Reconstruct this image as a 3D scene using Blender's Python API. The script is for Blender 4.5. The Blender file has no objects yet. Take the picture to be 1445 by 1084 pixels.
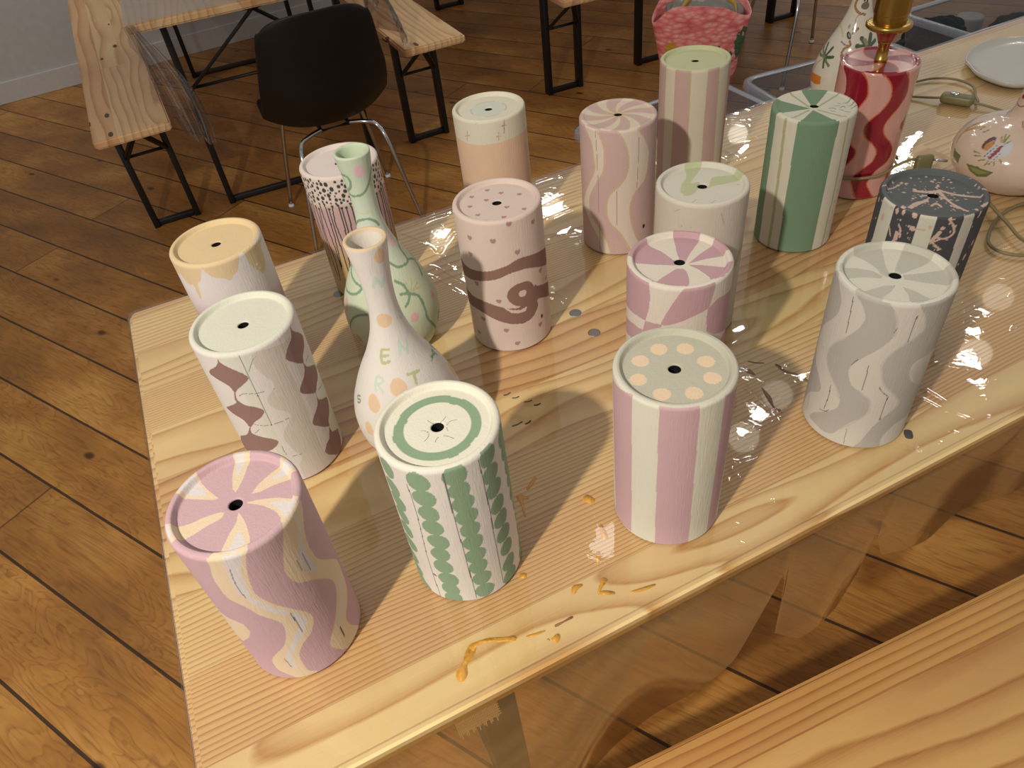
import bpy, bmesh, math, random
import numpy as np
from mathutils import Vector, Matrix
random.seed(7); rng = np.random.RandomState(11)
col = bpy.context.scene.collection
D = bpy.data
TAU = 2*math.pi

# painted decoration, and cord holes as dark dots, of every ceramic piece, in the piece's own coordinates:
# side marks as (angle in degrees from its front, height in mm), marks on the flat end as (x, y) in mm
PAT = {
 'A': {"pos":(-0.2296,0.3792),"base":"C79DA6","topbase":"C79DA6","top":[("P","E3C6A4",[(-56.2,21.1),(-46.6,35.9),(-31.0,22.3),(-20.2,14.0),(-11.4,4.6),(-16.2,3.8),(-29.9,8.5),(-43.2,16.2)]),("P","D6CBC9",[(-50.7,22.6),(-46.6,29.1),(-33.7,19.2),(-25.0,10.3),(-39.9,16.0)]),("P","E3C6A4",[(-20.3,50.5),(6.0,56.8),(5.6,43.4),(2.4,32.4),(1.6,20.6),(-1.3,14.1),(-6.8,21.9),(-10.9,33.9),(-12.6,45.1)]),("P","D6CBC9",[(-11.5,51.3),(2.0,53.8),(-0.5,41.9),(-3.7,30.9),(-7.9,41.0)]),("P","E3C6A4",[(4.6,7.4),(9.1,17.5),(17.6,30.0),(30.0,40.8),(37.6,45.4),(50.2,31.7),(47.6,22.0),(38.2,22.8),(28.9,22.2),(18.4,17.7),(11.1,12.7)]),("P","D6CBC9",[(16.1,20.6),(21.1,30.6),(32.6,39.6),(41.6,33.5),(44.2,26.4),(39.6,24.5),(32.0,25.8),(22.8,23.8)]),("P","E3C6A4",[(10.9,-2.0),(11.4,-0.8),(22.4,-0.6),(36.3,-2.6),(44.8,-5.6),(56.1,-11.3),(50.6,-20.8),(40.7,-34.1),(37.4,-26.9),(31.6,-21.1),(24.1,-13.6),(18.5,-6.8)]),("P","D6CBC9",[(25.8,-6.7),(37.9,-7.2),(45.9,-10.7),(49.0,-16.5),(43.5,-24.5),(37.5,-19.0),(30.8,-12.4)]),("P","E3C6A4",[(2.2,-10.4),(5.9,-14.6),(5.7,-25.0),(6.6,-35.7),(6.8,-46.9),(6.9,-53.3),(-5.2,-56.0),(-13.0,-51.8),(-10.1,-46.1),(-6.1,-37.1),(-4.1,-24.5),(-1.0,-14.0)]),("P","D6CBC9",[(-15.9,-51.8),(-11.7,-49.4),(-2.9,-48.4),(3.1,-51.2),(-1.1,-54.5)]),("P","E3C6A4",[(-55.3,-12.9),(-39.9,-14.2),(-26.6,-11.8),(-15.1,-8.6),(-16.3,-12.5),(-25.9,-22.8),(-34.6,-31.7),(-41.7,-36.3),(-51.6,-31.2),(-55.7,-20.9)]),("P","D6CBC9",[(-51.6,-16.2),(-36.2,-15.4),(-23.9,-14.7),(-31.7,-24.8),(-40.1,-31.9),(-49.4,-25.0)])],"side":[("P","E3C6A4",[(-41.6,197.0),(-42.4,189.0),(-47.2,172.2),(-47.9,158.6),(-46.7,141.4),(-36.9,129.3),(-29.9,115.0),(-21.5,103.9),(-16.8,93.2),(-18.6,78.3),(-25.7,61.4),(-39.0,47.2),(-46.5,35.1),(-46.9,19.0),(-40.2,10.5),(-29.5,0.3),(-12.4,2.8),(-19.3,10.7),(-19.8,27.3),(-18.1,41.8),(-9.9,54.8),(1.4,64.0),(7.2,75.5),(8.4,83.9),(3.8,95.4),(-6.3,111.7),(-15.7,126.6),(-21.9,142.9),(-21.3,158.1),(-17.6,176.0),(-12.6,192.0),(-10.3,197.0),(-27.0,197.0)]),("L","D6CBC9",13,[(-21.8,197.0),(-25.3,186.2)]),("L","D6CBC9",9,[(-25.3,186.2),(-29.4,164.7),(-30.2,149.6)]),("L","D6CBC9",5,[(-30.2,149.6),(-26.9,134.3),(-17.2,116.5),(-8.5,105.3)]),("L","D6CBC9",7,[(-4.8,96.9),(-2.4,80.6),(-14.0,62.6)]),("L","D6CBC9",5,[(-14.0,62.6),(-26.5,44.4),(-29.1,22.8)]),("L","6A6268",0.7,[(-6.3,102.2),(-5.7,87.9),(-5.7,70.9)]),("L","8A8288",0.6,[(-33.0,39.8),(-31.5,22.6)]),("L","8A8088",0.6,[(-29.1,181.1),(-32.0,160.3),(-31.4,141.1)]),("P","E3C6A4",[(24.3,197.0),(18.0,184.6),(9.0,162.8),(6.6,150.5),(10.5,133.0),(26.3,116.7),(40.0,97.2),(43.2,82.0),(34.8,65.6),(22.2,48.0),(12.9,36.3),(9.7,27.5),(13.9,14.6),(23.8,1.2),(35.7,0.0),(48.3,0.0),(38.6,21.2),(37.3,36.5),(47.3,45.3),(60.5,57.2),(65.0,74.3),(65.6,90.6),(40.3,127.0),(36.1,145.0),(37.2,163.4),(43.1,178.0),(49.7,188.0),(50.3,194.8),(35.3,197.0)]),("P","D6CBC9",[(37.2,191.7),(31.2,171.3),(22.0,157.2),(20.4,144.1),(25.4,128.6),(32.7,122.0),(30.7,145.7),(31.8,164.1),(41.1,186.7)]),("L","80787C",0.6,[(19.2,154.1),(19.8,139.6)]),("L","80787C",0.6,[(26.7,154.4),(26.4,130.8)]),("P","D6CBC9",[(59.3,90.2),(55.6,72.6),(42.7,52.8),(25.3,38.9),(15.7,27.7),(26.5,45.6),(38.6,59.5),(48.5,75.7)]),("L","5A5258",0.8,[(26.4,37.1),(26.0,19.4)]),("P","E3C6A4",[(-82.8,129.1),(-82.8,102.2),(-57.2,102.3),(-49.9,99.5),(-48.1,88.1),(-54.0,75.7),(-70.2,57.3),(-82.7,56.4),(-82.6,76.8),(-82.4,100.8)]),("L","D6CBC9",5,[(-82.7,115.2),(-77.6,87.9),(-72.4,70.7)]),("L","E3C6A4",4,[(76.8,171.3),(82.7,138.1),(82.5,110.8)])]},
 'B': {"pos":(-0.2653,0.6165),"base":"DCD0CC","topbase":"D9D6C4","top":[],"side":[("P","D5D0C4",[(-37.9,197.0),(-11.0,197.0),(-1.9,188.2),(-13.6,169.4),(-14.8,144.3),(-15.2,120.3),(-15.7,95.2),(-16.9,54.1),(-18.2,9.9),(-24.7,30.9),(-25.1,68.2),(-29.5,103.7),(-29.7,136.6),(-33.8,157.7),(-34.9,185.2)]),("P","CFC2B6",[(-0.4,192.3),(31.8,185.2),(42.7,184.2),(26.4,164.6),(27.4,119.4),(26.4,69.0),(27.0,22.1),(39.6,0.0),(21.6,0.0),(-5.6,0.0),(-6.7,24.8),(-0.4,37.2),(-7.5,56.5),(-8.9,78.2),(7.6,100.8),(-6.2,116.8),(-9.2,131.6),(4.1,146.3),(-3.3,165.4),(-7.1,181.9)]),("P","D3CCC2",[(72.6,160.7),(72.6,134.7),(85.3,79.9),(85.2,18.3),(70.3,3.8),(50.8,34.9),(53.8,52.0),(50.2,88.0),(73.5,120.5),(51.2,142.0)]),("P","966F68",[(-38.6,195.9),(-39.7,188.7),(-32.4,181.5),(-22.0,172.8),(-17.1,164.9),(-23.1,159.2),(-34.3,151.3),(-39.4,145.8),(-40.4,147.1),(-43.3,155.8),(-54.8,162.3),(-63.8,166.6),(-60.3,173.0),(-47.4,181.6),(-41.5,188.5)]),("P","966F68",[(-38.8,147.2),(-40.4,141.8),(-41.0,135.1),(-34.8,128.7),(-23.9,124.5),(-17.2,117.6),(-23.0,109.8),(-34.3,102.4),(-41.3,94.9),(-43.7,95.9),(-47.0,105.2),(-57.8,110.4),(-66.0,115.0),(-64.9,118.4),(-45.4,130.5),(-44.1,136.0),(-40.2,147.6)]),("P","966F68",[(-40.6,97.8),(-44.5,85.7),(-35.9,80.7),(-22.6,75.2),(-17.9,69.0),(-25.5,60.7),(-39.5,53.3),(-55.8,39.7),(-69.8,38.6),(-85.2,43.2),(-71.5,68.4),(-53.3,80.3),(-45.2,91.3)]),("P","966F68",[(-44.3,43.2),(-48.7,29.4),(-39.1,25.0),(-24.7,19.6),(-19.7,12.9),(-27.8,3.5),(-39.2,0.0),(-54.2,0.0),(-71.4,0.0),(-85.2,1.8),(-59.3,22.0)]),("P","966F68",[(49.7,194.4),(50.7,186.4),(68.0,168.0),(65.1,158.9),(51.5,152.1),(47.5,145.1),(35.2,155.3),(27.8,164.8),(28.3,170.7),(35.5,177.6),(44.5,182.7)]),("P","966F68",[(47.7,145.4),(52.0,136.0),(73.5,120.5),(70.3,109.5),(56.0,105.4),(48.8,100.7),(35.5,109.8),(27.4,119.4),(32.0,126.4),(39.5,130.9),(45.0,136.8)]),("P","966F68",[(48.8,100.7),(50.2,88.0),(72.3,72.0),(66.5,60.9),(52.7,53.1),(49.0,46.0),(35.2,59.4),(26.8,70.1),(32.2,78.6),(40.0,83.1),(45.8,89.2)]),("P","966F68",[(49.0,46.0),(50.8,34.9),(68.6,23.3),(64.7,9.5),(57.5,0.6),(42.9,2.9),(30.6,14.8),(27.5,23.2),(34.4,30.9),(41.6,33.2)]),("L","7E7A76",0.45,[(-16.2,195.8),(-16.4,182.6),(-16.1,167.7),(-16.6,147.4),(-16.5,139.5),(-16.1,117.8),(-16.7,95.5)]),("L","7E7A76",0.45,[(-36.1,141.6),(-30.7,144.6),(-15.3,142.8),(2.7,142.3)]),("L","7E7A76",0.45,[(-37.3,100.4),(-27.6,97.2),(-16.5,96.0),(4.1,97.3)]),("L","7E7A76",0.45,[(-16.6,61.6),(-15.9,47.6)]),("L","7E7A76",0.45,[(-10.9,42.6),(0.9,41.1)]),("L","7E7A76",0.4,[(-14.5,172.2),(-6.3,184.1),(-1.1,187.8)]),("L","7E7A76",0.4,[(-40.0,84.9),(-31.5,92.4)]),("L","7E7A76",0.45,[(49.7,143.3),(64.2,142.9)]),("L","7E7A76",0.45,[(54.6,98.2),(73.7,92.6)]),("D","55504C",0.9,0.9,0,(-16.5,139.5)),("D","55504C",0.9,0.9,0,(-16.6,95.8))]},
 'C': {"pos":(-0.0674,0.4336),"base":"DDD2CB","topbase":"E3DCC8","top":[("RING","86A381",28.8,37.6),("L","8F8F86",0.4,[(-9.9,-6.7),(-5.6,-3.7),(-4.1,0.7),(-5.5,5.7),(-9.6,9.2)]),("L","8F8F86",0.4,[(-2.2,17.2),(-2.5,11.7),(1.9,7.7),(7.8,7.5)]),("L","8F8F86",0.4,[(17.3,-4.8),(13.1,-2.3),(12.4,4.3),(17.9,10.6)]),("L","8F8F86",0.4,[(0.0,-14.5),(2.3,-9.7),(8.3,-8.8),(13.2,-13.6)])],"side":[("D","86A381",9.8,12,-10,(-64.1,182.9)),("D","86A381",10.200000000000001,11,-4,(-65.2,157.8)),("D","86A381",10.600000000000001,11,2,(-63.4,138.5)),("D","86A381",9.5,11,8,(-64.7,118.5)),("D","86A381",9.9,11,-10,(-66.1,96.0)),("D","86A381",10.3,11,-4,(-67.7,72.1)),("D","86A381",9.200000000000001,11,2,(-73.1,46.3)),("D","86A381",9.600000000000001,11,8,(-73.1,25.7)),("D","86A381",10.0,11,-10,(-72.5,8.9)),("D","86A381",8.9,11,-4,(-64.2,0.0)),("D","86A381",10.3,12,8,(-28.9,183.0)),("D","86A381",10.700000000000001,11,-10,(-27.4,161.8)),("D","86A381",9.600000000000001,11,-4,(-27.3,141.0)),("D","86A381",10.0,11,2,(-27.3,121.1)),("D","86A381",10.4,11,8,(-25.9,100.0)),("D","86A381",9.3,11,-10,(-27.7,80.3)),("D","86A381",9.700000000000001,11,-4,(-28.6,59.9)),("D","86A381",10.100000000000001,11,2,(-26.8,39.0)),("D","86A381",9.0,11,8,(-27.6,21.6)),("D","86A381",9.4,11,-10,(-27.1,4.7)),("D","86A381",10.8,12,2,(4.5,186.8)),("D","86A381",9.700000000000001,11,8,(5.2,167.5)),("D","86A381",10.100000000000001,11,-10,(6.1,149.7)),("D","86A381",10.5,11,-4,(6.6,131.3)),("D","86A381",9.4,11,2,(6.8,112.3)),("D","86A381",9.8,11,8,(6.7,93.4)),("D","86A381",10.200000000000001,11,-10,(6.2,73.2)),("D","86A381",9.100000000000001,11,-4,(6.4,54.7)),("D","86A381",9.5,11,2,(7.4,34.8)),("D","86A381",9.9,11,8,(7.4,13.3)),("D","86A381",9.8,12,-4,(39.2,186.9)),("D","86A381",10.200000000000001,11,2,(39.1,164.4)),("D","86A381",10.600000000000001,11,8,(39.8,144.0)),("D","86A381",9.5,11,-10,(40.8,120.5)),("D","86A381",9.9,11,-4,(41.7,98.5)),("D","86A381",10.3,11,2,(41.7,76.2)),("D","86A381",9.200000000000001,11,8,(42.2,53.6)),("D","86A381",9.600000000000001,11,-10,(41.7,28.6)),("D","86A381",10.0,11,-4,(40.3,8.5)),("D","86A381",10.3,12,-10,(68.4,182.5)),("D","86A381",10.700000000000001,11,-4,(70.4,163.8)),("D","86A381",9.600000000000001,11,2,(72.1,143.3)),("D","86A381",10.0,11,8,(72.7,124.5)),("D","86A381",10.4,11,-10,(74.8,103.4)),("D","86A381",9.3,11,-4,(79.5,81.5)),("D","86A381",9.700000000000001,11,2,(82.7,60.4)),("D","86A381",10.100000000000001,11,8,(82.7,39.2)),("D","86A381",9.0,11,-10,(78.6,20.9)),("D","86A381",9.4,11,-4,(73.6,7.0)),("L","6E6C6A",0.6,[(-40.5,177.0),(-40.1,133.0),(-44.0,64.3),(-42.8,0.0)]),("L","6E6C6A",0.6,[(-5.1,193.5),(-5.0,136.2),(-3.8,73.8),(-3.2,4.3)]),("L","6E6C6A",0.6,[(28.2,190.7),(29.4,132.6),(29.1,67.7),(29.0,6.6)]),("L","6E6C6A",0.6,[(61.7,188.0),(67.6,127.4),(72.4,66.7),(73.8,14.4)]),("D","3F4A48",2.2,1.2,-30,(-41.5,40.9))]},  # last dark dot paints the shade of a small cord hole
 'D': {"pos":(0.1429,0.4642),"base":"D8D2BF","topbase":"BDB8A4","top":[("D","EAC8A3",7.6,7.6,0,(-24.6,-15.1)),("D","EAC8A3",7.6,7.6,0,(-27.3,7.9)),("D","EAC8A3",7.6,7.6,0,(-11.9,26.5)),("D","EAC8A3",7.6,7.6,0,(8.8,32.0)),("D","EAC8A3",7.6,7.6,0,(28.9,17.2)),("D","EAC8A3",7.6,7.6,0,(33.2,-9.1)),("D","EAC8A3",7.6,7.6,0,(17.1,-30.3)),("D","EAC8A3",7.6,7.6,0,(-7.2,-30.3)),("RIM","CFC8B6",50.5)],"side":[("P","C9A0A6",[(-81.3,185.0),(-38.3,197.0),(-36.0,3.5),(-64.4,0.0),(-76.8,0.0)]),("P","C9A0A6",[(-11.0,196.1),(24.9,196.5),(28.2,0.0),(-8.2,0.0)]),("P","C9A0A6",[(52.3,195.1),(83.4,184.1),(72.1,0.0),(53.0,0.0)]),("P","D8D2BF",[(-83.4,187.3),(-78.1,188.7),(-67.7,0.0),(-83.1,48.0)])]},
 'E': {"pos":(0.1884,0.6212),"base":"DCCBBE","topbase":"DCCFBE","top":[("P","C2949C",[(-54.9,-10.0),(-55.7,21.6),(-36.9,17.9),(-16.8,10.4),(0.7,5.6),(2.3,1.1),(-13.7,-2.8),(-33.3,-6.3)]),("P","C2949C",[(-42.8,38.0),(-20.1,52.4),(-12.4,43.2),(-6.8,26.4),(2.8,9.0),(-14.8,19.7),(-30.0,31.4)]),("P","C2949C",[(4.7,9.0),(4.5,21.3),(7.3,45.7),(1.1,54.1),(16.1,50.7),(29.9,43.1),(35.9,35.0),(24.1,29.3),(13.3,20.2)]),("P","C2949C",[(11.5,3.4),(16.3,7.4),(29.7,10.6),(40.7,10.9),(49.4,9.1),(48.7,-6.6),(43.0,-26.0),(32.6,-19.0),(21.9,-10.5),(12.8,-3.1)]),("P","C2949C",[(-36.4,-38.8),(-25.9,-30.5),(-17.8,-19.1),(-6.2,-9.2),(4.1,-1.5),(6.6,-4.0),(6.5,-24.4),(5.2,-44.5),(-2.2,-53.5),(-21.3,-49.4)])],"side":[("P","C2949C",[(-85.0,194.0),(-54.4,197.0),(-31.7,197.0),(-29.3,180.7),(-30.7,163.4),(-34.6,147.9),(-50.3,147.2),(-66.4,144.6),(-85.0,140.2),(-84.9,164.9)]),("P","C2949C",[(7.7,197.0),(24.2,197.0),(40.9,197.0),(40.9,185.6),(37.9,173.8),(34.2,166.7),(18.4,161.4),(2.2,154.2),(-14.8,149.2),(-9.6,166.5),(-2.1,182.3)]),("P","C2949C",[(78.9,168.0),(85.0,166.6),(85.0,135.7),(85.1,112.1),(48.5,126.8),(36.1,136.4),(34.4,155.2),(34.6,166.8),(48.0,174.2)]),("P","C2949C",[(-34.6,147.6),(-14.5,149.8),(-16.8,133.7),(-22.3,113.7),(-36.4,114.6),(-37.9,133.9)]),("P","C2949C",[(-85.0,123.9),(-55.4,132.4),(-37.9,133.5),(-42.5,113.1),(-61.5,109.8),(-85.0,101.4)]),("P","C2949C",[(-14,113),(-2,118),(15,125),(30,133),(34,96),(12,84),(-16,78)]),("P","C2949C",[(-60,109),(-38,113),(-36,78),(-62,72)]),("P","C2949C",[(-36,78),(-16,78),(-14,44),(-34,40)]),("P","C2949C",[(36,96),(62,110),(86,118),(86,78),(60,66),(36,60)]),("P","C2949C",[(-88,70),(-62,72),(-60,36),(-88,32)]),("P","C2949C",[(-14,44),(10,48),(34,56),(34,20),(10,12),(-12,8)]),("P","C2949C",[(-60,36),(-34,40),(-32,4),(-60,0)]),("P","C2949C",[(36,20),(62,28),(88,34),(88,0),(36,0)])]},
 'F': {"pos":(0.3795,0.5512),"base":"CFC6BA","topbase":"D8D2C1","top":[("P","BFBAA9",[(-23.0,-43.9),(-41.2,-34.1),(-48.7,-22.8),(-31.3,-16.2),(-13.4,-10.9),(-1.8,-5.5),(-3.2,-1.9),(-24.8,-1.4),(-55.3,1.9),(-56.9,17.4),(-47.9,28.2),(-28.2,23.1),(-14.9,13.5),(-2.8,3.9),(5.3,-4.3),(2.7,-12.4),(-4.9,-17.6),(-14.3,-29.2)]),("P","BFBAA9",[(5.6,-50.3),(0.7,-34.3),(0.1,-20.7),(5.6,-10.0),(9.9,-11.2),(14.4,-27.8),(23.5,-41.7),(18.6,-48.7)]),("P","BFBAA9",[(-2.4,5.9),(-12.8,23.2),(-29.3,46.3),(-11.8,54.6),(0.3,46.9),(3.2,25.4),(4.0,8.7)]),("P","BFBAA9",[(16.3,8.7),(19.8,20.3),(24.8,30.1),(29.8,39.7),(43.4,27.2),(46.4,19.6),(28.6,16.1)]),("P","BFBAA9",[(16.3,3.1),(27.3,1.1),(40.1,-4.3),(52.4,-4.0),(53.2,-15.0),(44.8,-29.8),(33.2,-18.6),(21.4,-7.4)])],"side":[("P","B4ACA3",[(-32.6,197.0),(-5.1,197.0),(1.9,197.0),(9.3,188.6),(14.2,176.5),(16.1,161.1),(8.1,145.0),(-6.3,126.6),(-14.4,112.8),(-15.4,101.9),(-8.8,88.6),(2.6,82.5),(12.1,74.0),(14.9,61.9),(12.8,51.8),(0.4,36.6),(-8.5,22.3),(-15.1,11.4),(-27.5,9.5),(-38.2,11.0),(-50.0,12.6),(-42.3,24.8),(-25.8,39.9),(-17.3,50.6),(-16.2,62.7),(-21.7,75.1),(-33.2,85.9),(-42.5,97.2),(-46.0,109.5),(-41.4,124.6),(-29.1,141.4),(-18.4,158.4),(-14.7,170.9),(-16.0,178.0),(-22.4,187.8)]),("P","B4ACA3",[(31.1,197.0),(48.5,197.0),(85.2,189.3),(85.0,154.0),(85.2,128.6),(63.8,125.1),(49.1,123.5),(44.6,113.6),(49.2,100.2),(59.2,89.7),(85.1,69.8),(85.1,51.2),(74.0,35.9),(52.3,32.7),(40.2,17.0),(39.2,0.0),(12.9,0.0),(17.2,12.0),(25.4,36.3),(37.4,54.5),(45.4,66.5),(37.7,79.7),(21.9,96.5),(16.3,110.9),(13.9,125.1),(20.9,142.4),(30.5,152.9),(41.2,161.5),(42.6,171.6),(36.9,185.6)]),("P","B4ACA3",[(-66.9,197.0),(-48.9,182.2),(-44.8,166.6),(-51.3,151.1),(-72.3,124.1),(-75.5,106.9),(-70.9,86.2),(-50.1,72.5),(-42.7,57.9),(-60.1,40.9),(-70.1,24.9),(-76.2,5.3),(-85.1,34.9),(-85.1,86.8),(-85.2,134.4),(-78.7,182.7)]),("P","C4BBB2",[(45.7,110.3),(50.3,120.2),(63.8,125.1),(85.1,82.1),(85.2,69.9),(58.8,90.5)]),("L","C3BAB1",1.6,[(-18.0,64.8),(-22.4,74.7),(-33.2,85.9),(-43.1,96.8),(-46.6,109.0),(-42.0,124.2),(-29.1,141.4)]),("L","C3BAB1",1.6,[(2.6,82.5),(12.8,74.2),(15.6,61.9),(13.0,51.2),(-8.4,21.9)]),("L","C3BAB1",1.6,[(37.3,185.6),(42.6,171.6),(41.2,161.5),(21.0,141.9),(13.5,125.0),(15.9,110.9),(21.9,96.5),(38.2,79.5),(46.1,66.2),(37.7,53.7)]),("L","C3BAB1",1.6,[(9.3,188.6),(14.6,176.6),(16.5,161.1)]),("L","6E6862",0.6,[(-32.0,188.9),(-30.9,172.8),(-29.4,147.3)]),("L","6E6862",0.6,[(31.0,184.1),(30.6,171.3),(30.5,152.9)]),("L","6E6862",0.6,[(1.3,119.4),(2.5,102.2),(2.0,85.4)]),("L","6E6862",0.7,[(30.3,79.4),(29.7,65.4),(30.1,45.9)]),("L","6E6862",0.7,[(18.0,93.3),(22.0,87.4),(29.1,81.1)]),("L","6E6862",0.6,[(-30.4,75.5),(-30.0,56.6),(-31.3,39.7)]),("L","6E6862",0.6,[(-36.8,34.7),(-28.4,38.0),(-25.1,43.1)]),("L","6E6862",0.6,[(16.1,169.0),(14.6,163.5)]),("L","6E6862",0.5,[(-10.0,123.6),(-14.7,114.1)]),("L","8E8882",0.5,[(-0.5,27.8),(0.7,4.0)]),("L","8E8882",0.5,[(-60.1,34.2),(-59.1,14.5)])]},
 'G': {"pos":(0.4826,0.6793),"base":"46464A","topbase":"5A5E60","top":[("L","CFAA9C",4.2,[(-3.4,-19.1),(-4.8,-7.3),(-12.3,5.9)]),("L","CFAA9C",3.4,[(-12.3,5.9),(-8.8,22.8),(-11.6,44.3)]),("L","CFAA9C",2.9,[(-12.9,3.5),(11.2,19.5),(25.9,43.2)]),("L","CFAA9C",2.1,[(-7.4,3.6),(19.3,26.2)]),("L","CFAA9C",5.2,[(44.1,-23.4),(30.9,-16.1)]),("L","CFAA9C",3.9,[(30.9,-16.1),(12.6,-4.8)]),("L","CFAA9C",2.1,[(36.2,-20.0),(20.4,-13.0),(15.5,-3.2)]),("L","CFAA9C",1.8,[(6.0,-51.2),(-0.9,-41.9),(-11.5,-36.3)]),("D","CFAA9C",2.4,2,0,(-16.4,-34.7)),("L","CFAA9C",2.6,[(23.1,1.4),(16.5,5.2),(21.2,10.4)]),("L","CFAA9C",2.1,[(40.7,20.4),(33.5,29.6)]),("L","CFAA9C",2.1,[(6.3,-11.6),(-0.7,0.4),(3.8,10.4)]),("L","CFAA9C",1.6,[(9.1,-4.1),(-14.6,4.4)]),("D","CFAA9C",2.4,2.4,0,(17.3,42.3)),("D","CFAA9C",2,1.4,0,(-40.1,10.0)),("D","CFAA9C",1.6,1.2,0,(-31.1,-27.4)),("D","CFAA9C",1,2,0,(-30.6,1.7)),("D","CFAA9C",1.6,1,0,(-52.6,-8.1)),("D","CFAA9C",1.8,1,0,(-53.2,-2.6)),("L","CFAA9C",3.2,[(16.7,47.2),(3.8,54.3)]),("L","CFAA9C",2.6,[(-20.6,44.5),(-18.7,50.4)]),("SPRAY","CFAA9C",150,5)],"side":[("P","CFC9B6",[(-58,0),(-58,197),(-36,197),(-36,0)]),("P","CFC9B6",[(-6,0),(-6.3,196),(10.8,196),(10.7,0)]),("P","BFB5AA",[(43,0),(39,196),(53,196),(54,0)]),("D","CFAA9C",2,3.4,0,(-32.1,191.7)),("D","CFAA9C",1.8,3,0,(-24.4,193.2)),("D","CFAA9C",2.6,4,20,(-12.0,194.5)),("D","CFAA9C",3.2,3,0,(-9.6,178.6)),("L","CFAA9C",1.8,[(-9.6,178.6),(0.9,179.6)]),("D","CFAA9C",2,1.4,0,(1.7,179.7)),("L","CFAA9C",2.1,[(23.3,194.3),(30.5,185.2),(32.8,176.2),(25.4,171.0),(15.0,172.4)]),("L","CFAA9C",3.9,[(18.2,178.4),(15.0,172.4),(12.7,167.7)]),("L","CFAA9C",1.6,[(12.3,164.7),(22.8,171.1),(28.4,169.3)]),("L","CFAA9C",1.8,[(-25.5,178.3),(-22.3,173.7),(-20.1,164.0)]),("L","CFAA9C",3.9,[(-24.7,168.2),(-24.7,160.5)]),("D","CFAA9C",2.4,2,0,(19.8,183.5)),("D","CFAA9C",2,1.8,0,(31.8,185.1)),("D","CFAA9C",2,2,0,(7.0,184.0)),("L","CFAA9C",1.3,[(-36.7,171.7),(-31.2,160.7)]),("L","CFAA9C",1.6,[(16.8,162.0),(25.0,157.5)]),("L","CFAA9C",1.6,[(11.5,167.6),(20.9,160.5)]),("L","CFAA9C",2.1,[(63.5,197.0),(59.9,189.8)]),("D","CFAA9C",2,4,-10,(63.2,139.1)),("SPRAY","CFAA9C",110,8)]},
 'H': {"pos":(0.4482,0.9234),"base":"D2C7B4","topbase":"D2CBB8","top":[("P","6F8F6C",[(8.6,-0.9),(-62.0,-25.9),(-68.7,18.6)]),("P","6F8F6C",[(9.0,-4.2),(29.4,-43.3),(11.8,-56.5),(-16.9,-55.1)]),("P","6F8F6C",[(13.0,-0.6),(57.5,-15.4),(48.0,34.8)]),("L","ABAB7C",2.8,[(-39.7,-36.6),(3.8,-6.8)]),("L","ABAB7C",2.8,[(-48.8,32.1),(1.2,5.1)]),("L","ABAB7C",2.8,[(42.0,-24.4),(14.8,-5.9)]),("L","ABAB7C",2.8,[(30.1,40.2),(12.1,5.9)]),("L","6F8F6C",1.3,[(6.1,18.6),(3.4,22.8),(6.7,27.3)]),("L","6F8F6C",1.3,[(-4.0,24.5),(-3.6,30.0)]),("L","6F8F6C",1.3,[(12.9,21.1),(13.3,26.6)]),("L","6F8F6C",1.3,[(0.6,32.3),(-3.7,35.4),(-0.1,37.7)]),("L","6F8F6C",1.3,[(-13.6,34.9),(-15.4,40.2),(-28.8,44.0)]),("L","6F8F6C",1.3,[(-6.0,40.7),(-6.5,44.9),(-18.1,48.8)]),("L","6F8F6C",1.3,[(2.9,44.3),(0.2,48.4),(-7.3,51.4)]),("L","6F8F6C",1.3,[(12.3,38.3),(13.6,44.7)]),("L","6F8F6C",1.3,[(7.6,32.7),(9.4,36.0)]),("L","6F8F6C",1.3,[(-12.8,28.4),(-10.4,31.8)])],"side":[("P","6F8F6C",[(-88.7,197.0),(-56.2,196.1),(-52.2,0.0),(-76.2,0.0)]),("P","6F8F6C",[(-17.8,197.0),(38.0,196.9),(37.1,-0.0),(-15.4,0.0)]),("L","ABAB7C",4.2,[(-36.6,197.0),(-32.5,105.4),(-30.9,0.0)]),("L","ABAB7C",3.2,[(54.4,193.3),(58.7,103.1),(57.6,0.0)]),("L","5F7F60",1,[(82.4,172.1),(77.7,170.4)]),("L","5F7F60",1,[(79.1,159.3),(75.6,157.1)]),("L","5F7F60",1,[(76.7,145.8),(73.9,143.3)]),("L","5F7F60",1,[(74.7,132.0),(72.2,129.2)]),("L","5F7F60",1,[(72.9,117.7),(70.7,114.8)]),("L","5F7F60",1,[(71.4,103.1),(69.4,100.0)]),("L","5F7F60",1,[(70.0,88.1),(68.0,84.9)]),("L","5F7F60",1,[(68.6,72.8),(66.8,69.4)]),("L","5F7F60",1,[(67.3,57.1),(65.5,53.7)]),("L","5F7F60",1,[(66.1,41.1),(64.4,37.5)]),("L","5F7F60",1,[(64.8,24.7),(63.2,21.0)])]},
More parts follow.
